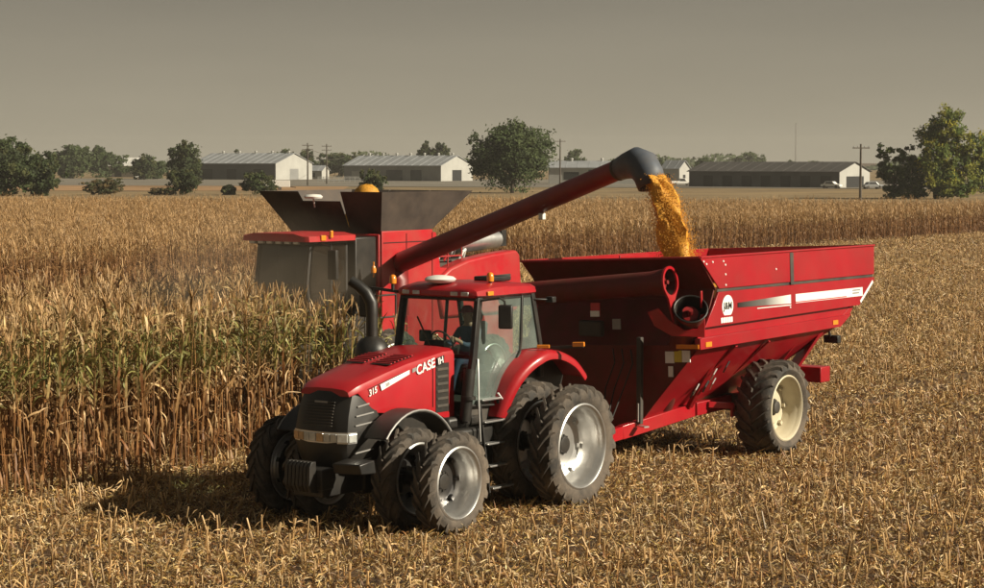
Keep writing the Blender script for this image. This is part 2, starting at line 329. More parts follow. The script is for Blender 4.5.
def plant_parts(seed, green, low=False):
    r = random.Random(seed); H = r.uniform(2.0, 2.35)
    st = MB(); k = 5; n = 5 if not low else 3
    lean = Vector((r.uniform(-0.09, 0.09), r.uniform(-0.09, 0.09), 0))
    path = [lean * (i / k) ** 1.5 * H * 0.6 + Vector((0, 0, H * i / k)) for i in range(k + 1)]
    st.tube(path, [0.016 - 0.010 * i / k for i in range(k + 1)], n, cap=False)
    st.c = []
    for i in range(k + 1): st.c += [lerp(STALK, TAN, (i / k) ** 1.3)] * n
    def off(z): t = max(0, min(1, z / H)); return lean * t ** 1.5 * H * 0.6
    leaves = []; nl = r.randint(15, 18) if not low else 11; fs_ = r.uniform(0.34, 0.5) if not low else r.uniform(0.6, 0.72); az0 = r.uniform(0, 6.28)
    for i in range(nl):
        f = (i + 0.6) / nl; z = H * (0.08 + 0.86 * f); az = az0 + (i % 2) * math.pi + r.uniform(-0.6, 0.6)
        if f < fs_:   # dead lower leaves hang limp along the stalk
            col = lerp(BROWN, TAN, r.uniform(0.0, 0.8)) if r.random() < (0.62 if not low else 0.95) else lerp(TAN, PALE, r.random() * 1.15); col = tuple(q_ * (0.8 if low else 1.0) for q_ in col); lf = leaf_mb(r, z, az, r.uniform(0.28, 0.6), r.uniform(0.022, 0.045), r.choice((r.uniform(-1.45, -0.9), r.uniform(-1.4, -0.3), r.uniform(-0.9, 0.4))), r.uniform(0.3, 2.4), col, 6 if not low else 3)
        else:
            g = max(0, 1 - abs(f - 0.76) / 0.27) * green * r.uniform(0.5, 1.2)
            base = lerp(TAN, PALE, r.random() * (0.7 if low else 1.0)) if r.random() > 0.15 else BROWN
            col = lerp(base, lerp(OLIVE, GREEN, r.random()), min(1, g))
            lf = leaf_mb(r, z, az, r.uniform(0.4, 0.75) * (1.15 - 0.45 * f), r.uniform(0.03, 0.056), r.uniform(0.9, 1.45), r.uniform(0.3, 1.5) if f < 0.62 else r.uniform(0.5, 2.7), col, 6 if not low else 3)
        o = off(z); lf.v = [(x + o.x, y + o.y, zz) for x, y, zz in lf.v]; leaves.append(lf)
    ta = MB(); top = path[-1]
    for i in range(6 if not low else 3):
        a = r.uniform(0, 6.28); q = top + Vector((math.cos(a) * r.uniform(0.03, 0.10), math.sin(a) * r.uniform(0.03, 0.1), r.uniform(0.12, 0.26)))
        s = Vector((0.008, 0, 0)) if i % 2 else Vector((0, 0.008, 0)); ta.add([top - s, top + s, q + s * 0.6, q - s * 0.6], [(0, 1, 2, 3)], lerp(TAN, PALE, r.random()))
    ear = MB(); ze = H * r.uniform(0.33, 0.58); ae = r.uniform(0, 6.28); dv = Vector((math.cos(ae), math.sin(ae), 0)); o = off(ze)
    b0 = Vector((o.x, o.y, ze)); n5 = 6 if not low else 4
    ear.tube([b0, b0 + dv * 0.04 + Vector((0, 0, 0.01)), b0 + dv * 0.065 - Vector((0, 0, 0.06)), b0 + dv * 0.07 - Vector((0, 0, 0.21))], [0.010, 0.024, 0.028, 0.006], n5)
    ear.c = [lerp(BROWN, TAN, r.uniform(0.3, 1.1))] * len(ear.v)
    return st, leaves, ta, ear
def join(mbs):
    o = MB()
    for b in mbs: o.add(b.v, b.f, b.c)
    return o
def whole(seed, green, low=False):
    st, lv, ta, ear = plant_parts(seed, green, low); return join([st] + lv + [ta, ear]).mesh('corn_plant_mesh', 'corn', 0)
CORN_EDGE = -6.5; ROW = 0.76
def in_view(P, margin=1.12, pad=2.0):
    return np.abs(P[:, 0]) < (492 / FPX * P[:, 1] * margin + pad)
def rows_pts(y0, y1, xa, xb, step, rowstep=ROW, jitter=0.06):
    ys = np.arange(y0, y1, -rowstep); out = []
    for y in ys:
        xs = np.arange(xa, xb, step); xs = xs + nrng.uniform(-step * 0.3, step * 0.3, len(xs))
        out.append(np.stack([xs, y + nrng.normal(0, jitter, len(xs))], 1))
    L = np.concatenate(out); W = np.zeros((len(L), 3))
    W[:, 0] = TRO.x + TX.x * L[:, 0] + TY.x * L[:, 1]; W[:, 1] = TRO.y + TX.y * L[:, 0] + TY.y * L[:, 1]
    return L, W
# front rows as single plants
variants = []
for i in range(14):
    st, lv, ta, ear = plant_parts(100 + i, 1.6)
    variants.append(dict(stalk=st.mesh('corn_stalk', 'corn', 0), leaves=[q.mesh('corn_leaf', 'corn', 0) for q in lv], tassel=ta.mesh('corn_tassel', 'corn', 0), ear=ear.mesh('corn_ear', 'corn', 40), foliage=join(lv).mesh('corn_foliage', 'corn', 0)))
L, W = rows_pts(CORN_EDGE, CORN_EDGE - 4 * ROW + 0.1, -5.6, 9.0, 0.165); kk_ = (L[:, 0] > -5.05) | (L[:, 1] > -7.0); L = L[kk_]; W = W[kk_]
keep = in_view(W, 1.03, 0.6); L = L[keep]; W = W[keep]
order = np.argsort(-L[:, 1], kind='stable')[:300]; nfront = 0
def part(name, me, parent):
    o = bpy.data.objects.new(name, me); COL.objects.link(o); o.parent = parent; return o
for j, i in enumerate(order):
    v = variants[rnd.randrange(14)]
    first = L[i, 1] > CORN_EDGE - 0.4
    t = thing('corn_plant', 'dried tan and olive corn plant in the near edge of the uncut corn', 'corn plant', (W[i, 0], W[i, 1], 0), rnd.uniform(0, 6.28), 'corn plants along the near edge of the uncut corn')
    s = rnd.uniform(1.12, 1.36); t.scale = (s, s, s); t.rotation_euler[0] = rnd.gauss(0, 0.05); t.rotation_euler[1] = rnd.gauss(0, 0.05)
    part('stalk', v['stalk'], t)
    if first:
        for q in v['leaves']: part('leaf', q, t)
    else: part('foliage', v['foliage'], t)
    part('tassel', v['tassel'], t); part('ear', v['ear'], t)
rest_front_y = CORN_EDGE - 4 * ROW
# the rest of the near block and the far field as masses
def mass(name, label, L, W, protos, smin=0.88, smax=1.1):
    n = len(W); rot = np.zeros((n, 3)); rot[:, 0] = nrng.normal(0, 0.07, n); rot[:, 1] = nrng.normal(0, 0.07, n); rot[:, 2] = nrng.uniform(0, 6.28, n)
    return stuff(name, label, 'corn', W, rot, nrng.uniform(smin, smax, n), nrng.integers(0, len(protos), n), protos)
nearp = [whole(200 + i, 0.9) for i in range(4)] + [whole(210 + i, 0.3) for i in range(5)]
farp = [whole(300 + i, 0.12, True) for i in range(6)]
La, Wa = rows_pts(rest_front_y, -15.2, -5.0, 26, 0.175); Lb, Wb = rows_pts(-15.2, -19.0, -13.0, 40, 0.2)
Ln = np.concatenate([La, Lb]); Wn = np.concatenate([Wa, Wb]); k = in_view(Wn, 1.1, 2); 
mass('standing_corn', 'block of standing dried corn left of the tractor', Ln[k], Wn[k], nearp, 1.1, 1.36)
Lf, Wf = rows_pts(-48, -56, -190, 60, 0.22); L2, W2 = rows_pts(-56, -175, -210, 60, 0.34, ROW * 1.0)
Wf = np.concatenate([Wf, W2]); Lf = np.concatenate([Lf, L2])
k = in_view(Wf, 1.08, 4) & (Wf[:, 1] < np.interp(Wf[:, 0], [-60, -50, 0, 45, 60], [223, 222, 216, 199, 192]))
k &= (nrng.random(len(Wf)) < np.clip(130 / Wf[:, 1], 0.45, 1.0))
mass('standing_corn', 'far field of standing dried corn beyond the harvested strip', Lf[k], Wf[k], farp, 0.92, 1.12)

# ------------------------------------------------------------------ stubble and litter
def stump_mesh(seed):
    r = random.Random(seed); b = MB(); h = r.uniform(0.16, 0.40); a = r.uniform(-0.25, 0.25)
    c = lerp((0.32, 0.17, 0.055), (0.46, 0.30, 0.13), r.random())
    b.tube([(0, 0, -0.02), (a * h * 0.5, 0, h * 0.55), (a * h, r.uniform(-0.04, 0.04), h)], [0.017, 0.015, 0.012], 5); b.c = [lerp(c, BROWN, 0.4)] * 5 + [c] * 5 + [PALE] * 5
    for i in range(r.randint(1, 3)):
        lf = leaf_mb(r, h * r.uniform(0.2, 0.9), r.uniform(0, 6.28), r.uniform(0.12, 0.32), r.uniform(0.014, 0.032), r.uniform(0.2, 1.4), r.uniform(0.8, 3), lerp(c, PALE, r.random()), 3, 1.4, 0.35)
        lf.v = [(x, y, max(z, 0.01)) for x, y, z in lf.v]; b.add(lf.v, lf.f, lf.c)
    return b.mesh('stump_piece', 'litter', 0)
def litter_mesh(seed):
    r = random.Random(seed); b = MB()
    pal = [(0.50, 0.33, 0.12), (0.38, 0.22, 0.062), (0.28, 0.145, 0.038), (0.80, 0.64, 0.36), (0.42, 0.25, 0.07), (0.33, 0.23, 0.055), (0.66, 0.45, 0.21), (0.18, 0.07, 0.018), (0.72, 0.54, 0.30), (0.22, 0.09, 0.022), (0.26, 0.12, 0.03), (0.15, 0.055, 0.015)]
    for i in range(r.randint(5, 7)):
        lf = leaf_mb(r, r.uniform(0.01, 0.10), r.uniform(0, 6.28), r.uniform(0.07, 0.30), r.uniform(0.012, 0.034), r.choice((r.uniform(-0.2, 0.5), r.uniform(-0.2, 1.2))), r.uniform(0.0, 2.0), r.choice(pal), 3, 1.6, 0.4)
        ox, oy = r.uniform(-0.2, 0.2), r.uniform(-0.2, 0.2)
        lf.v = [(x + ox, y + oy, max(z, 0.006)) for x, y, z in lf.v]; b.add(lf.v, lf.f, lf.c)
    return b.mesh('litter_piece', 'litter', 0)
stumps = [stump_mesh(500 + i) for i in range(14)]; litters = [litter_mesh(600 + i) for i in range(18)]
def is_stubble(L):   # row-frame test: not under standing corn
    near = (L[:, 1] < CORN_EDGE - 2.2) & (L[:, 1] > -19.3) & (L[:, 0] > np.where(L[:, 1] > -15.2, -4.7, -12.9))
    far = L[:, 1] < -48.3
    return ~(near | far)
def wheel_track(L):
    x, y = L[:, 0], L[:, 1]
    return ((x < 4.2) & (np.minimum.reduce([np.abs(np.abs(y) - 0.93), np.abs(np.abs(y) - 1.74)]) < 0.27)) | ((x < -6.8) & (x > -14) & (y > -2.6) & (y < 1.8) & (np.abs(np.abs(y + 0.4) - 1.65) < 0.65))
ys = []
Ls, Ws = rows_pts(30, -48, -215, 30, 0.16, ROW, 0.05)
k = is_stubble(Ls) & ~((Ls[:, 1] < CORN_EDGE + 0.35) & (Ls[:, 1] > -9) & (Ls[:, 0] > -5.2)) & in_view(Ws, 1.12, 4) & (Ws[:, 1] > 16) & (nrng.random(len(Ws)) < np.clip(90 / Ws[:, 1], 0.45, 0.93)) & ~wheel_track(Ls)
Ws = Ws[k]; n = len(Ws); rot = np.stack([nrng.normal(0, 0.16, n), nrng.normal(0, 0.16, n), nrng.uniform(0, 6.28, n)], 1)
stuff('corn_stubble', 'cut corn stumps in rows across the harvested field', 'stubble', Ws, rot, nrng.uniform(0.6, 1.25, n), nrng.integers(0, 14, n), stumps)
def litter_zone(d0, d1, dens, smul):
    wmax = 492 / FPX * d1 * 1.12 + 3; n = int((d1 - d0) * 2 * wmax * dens)
    P = np.stack([nrng.uniform(-wmax, wmax, n), nrng.uniform(d0, d1, n), np.zeros(n)], 1); P = P[in_view(P, 1.12, 4)]
    dx = P[:, 0] - TRO.x; dy = P[:, 1] - TRO.y; L = np.stack([dx * TX.x + dy * TX.y, dx * TY.x + dy * TY.y], 1)
    k = is_stubble(L); u = L[:, 0]; v = L[:, 1]
    p_ = 0.72 + 0.45 * np.cos(2 * np.pi * v / ROW) * np.clip(100 / P[:, 1], 0.4, 1) + 0.14 * np.sin(v * 1.37 + 0.6 * np.sin(u * 0.21)) + 0.12 * np.sin(u * 0.9 + v * 0.35) * np.sin(v * 2.1 - u * 0.3)
    k &= nrng.random(len(P)) < p_ * np.where(wheel_track(L), 0.8, 1.0)
    P = P[k]; n = len(P)
    rot = np.stack([nrng.normal(0, 0.12, n), nrng.normal(0, 0.12, n), nrng.uniform(0, 6.28, n)], 1)
    return P, rot, nrng.uniform(0.6, 1.25, n) * smul
zs = [litter_zone(16, 46, 100, 0.82), litter_zone(46, 75, 62, 0.95), litter_zone(75, 125, 26, 1.2), litter_zone(125, 215, 11, 1.5)]
P = np.concatenate([z[0] for z in zs]); rot = np.concatenate([z[1] for z in zs]); s_ = np.concatenate([z[2] for z in zs])
stuff('corn_litter', 'dry chopped leaves and husks lying between the stumps', 'crop litter', P, rot, s_, nrng.integers(0, 18, len(P)), litters)
print('instances', len(Ws), len(P), k.sum())

# ------------------------------------------------------------------ wheels
def tyre_mesh(Ro, width, Rr, nl, lug=0.055):
    b = MB(); h = width / 2; Rb = Ro - lug
    prof = [(Rr - 0.02, -h * 0.72), (Rr + 0.01, -h * 0.86), (Rr + (Rb - Rr) * 0.45, -h * 1.0), (Rb - 0.07, -h * 0.95), (Rb - 0.015, -h * 0.8), (Rb, -h * 0.4), (Rb, 0),
            (Rb, h * 0.4), (Rb - 0.015, h * 0.8), (Rb - 0.07, h * 0.95), (Rr + (Rb - Rr) * 0.45, h * 1.0), (Rr + 0.01, h * 0.86), (Rr - 0.02, h * 0.72)]
    b.lathe(prof, 56, 'y')
    th = 0.09 / Ro
    for i in range(nl):
        for sgn in (-1, 1):
            a0 = 2 * math.pi * (i + (0.5 if sgn > 0 else 0)) / nl; vs = []
            st = [(0.02, 0, Ro - 0.005), (0.45, 0.10, Ro), (0.82, 0.17, Ro - 0.006), (1.0, 0.2, Ro - 0.05), (1.015, 0.205, Ro - 0.12)]
            for (fy, da, rt) in st:
                a = a0 + da * 1.6 / Ro; y = sgn * h * fy; bt = min(rt - 0.02, Rb - 0.03) if fy < 0.9 else rt - 0.06
                tt = th * (1.0 if fy < 0.9 else 0.8)
                for (rr, aa) in ((bt, a - tt / 2), (rt, a - tt * 0.36), (rt, a + tt * 0.36), (bt, a + tt / 2)):
                    yy = y if rr == rt or fy < 0.9 else y * 0.93
                    vs.append((rr * math.cos(aa), yy, rr * math.sin(aa)))
            fs = []
            for k in range(len(st) - 1):
                for j in range(4): j2 = (j + 1) % 4; fs.append((k * 4 + j, k * 4 + j2, k * 4 + 4 + j2, k * 4 + 4 + j))
            fs += [(0, 1, 2, 3), tuple((len(st) - 1) * 4 + q for q in (3, 2, 1, 0))]
            b.add(vs, fs)
    return b.mesh('tyre', 'rubber', 40)
def rim_mesh(Rr, width, depth, m, dm=None):
    """deep dish facing +y: flange, stepped barrel, disc set inboard by depth, bolt ring"""
    b = MB(); h = width / 2; y0 = h * 0.88
    prof = [(Rr + 0.012, y0 - 0.05), (Rr + 0.018, y0), (Rr - 0.008, y0 + 0.012), (Rr - 0.03, y0 - 0.005), (Rr - 0.045, y0 - 0.06), (Rr - 0.06, y0 - 0.10), (Rr - 0.085, y0 - 0.14), (Rr - 0.09, y0 - depth * 0.6),
            (Rr - 0.11, y0 - depth * 0.75), (Rr - 0.13, y0 - depth)]
    b.lathe(prof, 48, 'y'); dk = MB(); dk.lathe([(Rr - 0.12, y0 - depth), (Rr * 0.62, y0 - depth - 0.03), (Rr * 0.5, y0 - depth + 0.05), (0.17, y0 - depth + 0.06), (0.16, y0 - depth + 0.03), (0.0, y0 - depth + 0.03)], 48, 'y')
    b.lathe([(Rr - 0.09, y0 - depth * 0.9), (Rr - 0.06, -h * 0.5), (Rr - 0.03, -h * 0.8), (Rr + 0.01, -h * 0.88)], 48, 'y')
    for i in range(8):   # clamps round the disc
        a = 2 * math.pi * i / 8 + 0.2; dk.box((math.cos(a) * (Rr - 0.15), y0 - depth + 0.025, math.sin(a) * (Rr - 0.15)), (0.09, 0.06, 0.07), (0, -a, 0))
    return b.mesh('rim', m, 40), dk.mesh('wheel_disc', dm or m, 40)
def hub_mesh(r, L, y, m):
    b = MB(); b.lathe([(0, L), (r * 0.6, L), (r * 0.72, L * 0.9), (r * 0.75, 0.02), (r, 0), (r, -0.04), (0, -0.05)], 20, 'y', (0, y, 0))
    for i in range(10):
        a = 2 * math.pi * i / 10; b.lathe([(0, 0.03), (0.016, 0.03), (0.016, -0.01)], 6, 'y', (math.cos(a) * r * 0.86, y, math.sin(a) * r * 0.86))
    return b.mesh('hub', m, 35)
def wheel(parent, x, y, z, side, meshes, spin=0.0):
    ty, (ri, di), hu = meshes
    o = bpy.data.objects.new('wheel', ri); COL.objects.link(o); o.parent = parent; o.location = (x, y, z)
    o.rotation_euler = (0, spin, 0 if side > 0 else math.pi)
    for nm, me in (('tyre', ty), ('disc', di), ('hub', hu)):
        if me is None: continue
        c = bpy.data.objects.new(nm, me); COL.objects.link(c); c.parent = o
    return o
RW = (tyre_mesh(1.04, 0.48, 0.72, 24), rim_mesh(0.71, 0.48, 0.46, 'silver'), hub_mesh(0.19, 0.07, 0.21 - 0.46 + 0.05, 'black'))
FW = (tyre_mesh(0.81, 0.40, 0.575, 19, 0.048), rim_mesh(0.565, 0.40, 0.40, 'silver', 'dark_steel'), hub_mesh(0.17, 0.06, 0.176 - 0.40 + 0.05, 'black'))
CW = (tyre_mesh(0.95, 0.74, 0.65, 22, 0.06), rim_mesh(0.64, 0.74, 0.36, 'cream'), hub_mesh(0.17, 0.10, 0.3256 - 0.36 + 0.05, 'dark_grey'))

# ------------------------------------------------------------------ tractor
T = thing('tractor', 'red row crop tractor with dual wheels pulling the grain cart', 'tractor', TRO, TROT)
for sd in (1, -1):
    for y in (0.93, 1.76):
        wheel(T, 0, sd * y, 1.03, sd, RW, rnd.uniform(0, 1)); 
    for y in (0.92, 1.71):
        wheel(T, 3.33, sd * y, 0.80, sd, FW, rnd.uniform(0, 1))
# hood
def hood_sec(x, wd, zt, zb, skew=0.0):
    z = [zb, zt - 0.10, zt - 0.035, zt, zt + 0.018, zt + 0.018, zt, zt - 0.035, zt - 0.10, zb]
    y = [wd, wd, wd - 0.03, wd - 0.10, wd * 0.35, -wd * 0.35, -(wd - 0.10), -(wd - 0.03), -wd, -wd]
    return [Vector((x - skew * (zt - zz) if zz < zt - 0.05 else x, yy, zz)) for yy, zz in zip(y, z)]
b = MB(); b.loft([hood_sec(4.34, 0.50, 2.25, 2.15), hood_sec(4.22, 0.555, 2.32, 2.20, 0.2), hood_sec(4.08, 0.57, 2.365, 1.86, 0.62), hood_sec(3.5, 0.585, 2.50, 1.83), hood_sec(3.0, 0.60, 2.60, 1.82), hood_sec(2.5, 0.61, 2.67, 1.80), hood_sec(2.05, 0.61, 2.73, 1.62), hood_sec(1.78, 0.61, 2.74, 1.6)])
hood = b.obj('hood', 'red', T, 32)
# bonnet vents: two recessed grids, each slat its own bar
def hood_top(x): return float(np.interp(x, [1.78, 2.05, 2.5, 3.0, 3.5, 4.04, 4.18, 4.3], [2.74, 2.73, 2.67, 2.60, 2.50, 2.365, 2.32, 2.25])) + 0.02
for yc in (0.27, -0.27):
    b = MB(); x0, x1 = 2.65, 3.3
    b.prism([(x0, yc - 0.19, hood_top(x0) + 0.006), (x1, yc - 0.19, hood_top(x1) + 0.006), (x1, yc + 0.19, hood_top(x1) + 0.006), (x0, yc + 0.19, hood_top(x0) + 0.006)], (0, 0, 0.006))
    v = b.obj('bonnet_vent', 'black', hood, 0)
for yc in (0.27, -0.27):
    for i in range(7):
        x = 2.7 + i * 0.09; b = MB(); b.bar((x, yc - 0.19, hood_top(x) + 0.016), (x, yc + 0.19, hood_top(x) + 0.016), 0.03, 0.014); b.obj('vent_slat', 'decal_red', hood, 0)
b = MB(); b.span((1.93, 0.612, 1.72), (2.28, 0.618, 2.52)); b.obj('side_grille', 'black', hood, 0)
for i in range(6):
    b = MB(); z = 1.8 + i * 0.12; b.span((1.96, 0.618, z), (2.25, 0.63, z + 0.045)); b.obj('grille_slat', 'dark_grey', hood, 0, 0.004)
for sgn in (1, -1):
    b = MB(); b.bar((2.36, sgn * 0.612, 1.82), (2.36, sgn * 0.612, 2.62), 0.008, 0.018, (0, 1, 0)); b.obj('panel_gap', 'decal_black', hood, 0)
    b = MB(); b.bar((3.98, sgn * 0.579, 2.245), (2.38, sgn * 0.606, 2.60), 0.006, 0.010); b.obj('panel_gap', 'decal_black', hood, 0)
b = MB(); b.bar((1.66, 0.10, 2.62), (1.44, -0.42, 3.2), 0.015, 0.03); b.obj('wiper', 'black', T, 0)
# decals and lettering on the near side
sdir = Vector((-0.965, 0, 0.262)); ddir = Vector((0.262, 0, 0.965))
def side_poly(name, pts, m, parent, y=0.62):
    b = MB(); b.prism([(x, y, z) for x, z in pts], (0, 0.003, 0)); return b.obj(name, m, parent, 0)
for sgn in (1, -1):
    yb = 0.598 if sgn > 0 else -0.601
    side_poly('stripe_decal', [(3.70, 2.30), (2.90, 2.485), (2.90, 2.42), (3.66, 2.20)], 'decal_white', hood, yb)
    side_poly('stripe_decal', [(2.89, 2.487), (2.78, 2.51), (2.78, 2.45), (2.89, 2.422)], 'decal_grey', hood, yb + 0.012 * sgn)
text_obj('model_number', '315', 0.14, 'decal_white', hood, (3.87, 0.59, 2.20), sdir, ddir, shear=0.2)
text_obj('model_number', '315', 0.07, 'decal_grey', hood, (3.52, 0.606, 2.285), sdir, ddir, shear=0.2)
text_obj('lettering', 'CASE', 0.215, 'decal_white', hood, (2.56, 0.622, 2.49), (-0.98, 0, 0.2), (0.2, 0, 0.98), shear=0.1)
side_poly('emblem', [(2.27, 2.48), (2.08, 2.51), (2.08, 2.65), (2.27, 2.62)], 'decal_black', hood, 0.632)
text_obj('lettering', 'IH', 0.15, 'decal_white', hood, (2.175, 0.638, 2.565), (-0.98, 0, 0.2), (0.2, 0, 0.98))
# black nose
def nose_ring(z, xf, xr, wd):
    a = [(xr, wd), (xf - 0.24, wd * 0.99), (xf - 0.11, wd * 0.9), (xf - 0.04, wd * 0.65), (xf, wd * 0.25)]
    a = a + [(x, -y) for x, y in reversed(a)]
    return [Vector((x, y, z)) for x, y in a]
NZ = [(0.98, 4.42, 3.75, 0.48), (1.2, 4.50, 3.72, 0.55), (1.42, 4.54, 3.70, 0.585), (1.63, 4.53, 3.68, 0.59), (1.84, 4.49, 3.72, 0.575), (2.05, 4.42, 3.86, 0.56), (2.22, 4.34, 3.97, 0.54)]
b = MB(); b.loft([nose_ring(z, xf, xr, wd) for z, xf, xr, wd in NZ]); nose = b.obj('grille', 'black', T, 40)
def nose_at(z):
    zz = [q[0] for q in NZ]; return [float(np.interp(z, zz, [q[i] for q in NZ])) for i in (1, 2, 3)]
# mesh panel in front, slats on the sides
for i in range(9):
    z = 1.70 + i * 0.045; xf, xr, wd = nose_at(z); b = MB()
    b.bar((xf + 0.004, -wd * 0.5, z), (xf + 0.004, wd * 0.5, z), 0.02, 0.014); b.obj('grille_slat', 'dark_grey', nose, 0)
for i in range(7):
    z = 1.12 + i * 0.145
    if 1.4 < z < 1.6: continue
    xf, xr, wd = nose_at(z)
    for sgn in (1, -1):
        b = MB(); b.bar((xf - 0.22, sgn * (wd + 0.004), z), (xr + 0.12, sgn * (wd + 0.006), z + 0.03), 0.016, 0.02); b.obj('side_slat', 'decal_grey', nose, 0)
b = MB(); b.span((4.41, -0.13, 2.04), (4.43, 0.13, 2.07)); b.obj('emblem', 'decal_grey', nose, 0)
# headlight strip: separate lenses following the curve
xf, xr, wd = nose_at(1.5)
strip = [(xf - 0.26, wd + 0.012), (xf - 0.105, wd * 0.92 + 0.012), (xf - 0.03, wd * 0.66), (xf + 0.012, wd * 0.25), (xf + 0.012, -wd * 0.25), (xf - 0.03, -wd * 0.66), (xf - 0.105, -wd * 0.92 - 0.012), (xf - 0.26, -wd - 0.012)]
hl = MB(); hl.loft([[Vector((x - 0.008 if abs(y) < 0.5 else x - 0.006, y * 0.99, z)) for x, y in strip] + [Vector((x - 0.1, y * 0.9, z)) for x, y in reversed(strip)] for z in (1.425, 1.6)])
bez = hl.obj('headlight_bezel', 'silver', nose, 0)
for i in range(7):
    a = Vector((strip[i][0], strip[i][1], 0)); c = Vector((strip[i + 1][0], strip[i + 1][1], 0)); sub = 2 if i in (2, 3, 4) else 1
    for q in range(sub):
        p0 = a.lerp(c, (q + 0.06) / sub); p1 = a.lerp(c, (q + 0.94) / sub)
        b = MB(); b.bar(p0 + Vector((0, 0, 1.512)), p1 + Vector((0, 0, 1.512)), 0.03, 0.13)
        b.obj('headlight', ('lens' if i in (0, 1, 2) else ('lens_warm' if (q + i) % 2 else 'lens')), nose, 0, 0.006)
# front support, weights, axle, chassis
b = MB(); b.span((3.1, -0.3, 0.6), (4.75, 0.3, 1.0)).span((4.5, -0.32, 0.72), (4.8, 0.32, 1.05)); b.obj('front_support', 'black', T, 35, 0.02)
for i in range(7):
    y = -0.30 + i * 0.075; b = MB(); b.prism([(4.72, y, 0.66), (4.92, y, 0.70), (4.97, y, 0.8), (4.95, y, 1.10), (4.9, y, 1.17), (4.80, y, 1.17), (4.80, y, 1.05), (4.72, y, 1.0)], (0, 0.062, 0)); b.obj('front_weight', 'black', T, 30, 0.008)
b = MB(); b.prism([(4.35, 0.5, 0.98), (4.72, 0.5, 1.0), (4.76, 0.5, 1.16), (4.4, 0.5, 1.2)], (0, 0.55, 0.02)); b.obj('bumper_block', 'black', T, 30, 0.02)
b = MB(); b.tube([(3.33, -1.46, 0.8), (3.33, -0.75, 0.8)], 0.11, 12).tube([(3.33, 0.75, 0.8), (3.33, 1.46, 0.8)], 0.11, 12).bar((3.33, -0.85, 0.72), (3.33, 0.85, 0.72), 0.26, 0.3); b.obj('front_axle', 'black', T, 35)
b = MB(); b.span((1.4, -0.36, 0.55), (3.8, 0.36, 1.9)).span((-0.6, -0.42, 0.55), (1.5, 0.42, 1.45)); b.obj('chassis', 'black', T, 35, 0.03)
b = MB(); b.tube([(0, -1.5, 1.03), (0, 1.5, 1.03)], 0.13, 14); b.obj('rear_axle', 'black', T, 35)
b = MB(); b.span((1.0, 0.46, 0.62), (2.25, 0.86, 1.42)).span((1.15, 0.46, 1.42), (2.1, 0.74, 1.62)); b.obj('fuel_tank', 'black', T, 35, 0.06)
b = MB(); b.span((1.0, -0.86, 0.62), (2.25, -0.46, 1.42)); b.obj('fuel_tank', 'black', T, 35, 0.06)
# front fenders (both sides): arched sheet with edge
for sgn in (1, -1):
    secs = []
    for i in range(15):
        a = R(40 + i * 8.4); r0, r1 = 1.03, 1.065; cx, cz = 3.38, 0.84; c, s2 = math.cos(a), math.sin(a)
        ya, yb2 = (0.68, 1.12) if sgn > 0 else (-1.12, -0.68)
        secs.append([Vector((cx + c * r0, ya, cz + s2 * r0)), Vector((cx + c * r1, ya, cz + s2 * r1)), Vector((cx + c * r1, yb2, cz + s2 * r1)), Vector((cx + c * r0, yb2, cz + s2 * r0))])
    b = MB(); b.loft(secs); b.obj('front_fender', 'black', T, 40)
    path = [(3.38 + math.cos(R(40 + i * 8.4)) * 1.06, sgn * 1.12, 0.84 + math.sin(R(40 + i * 8.4)) * 1.06) for i in range(15)]
    b = MB(); b.tube(path, 0.016, 6); b.obj('fender_edge', 'decal_grey', T, 40)
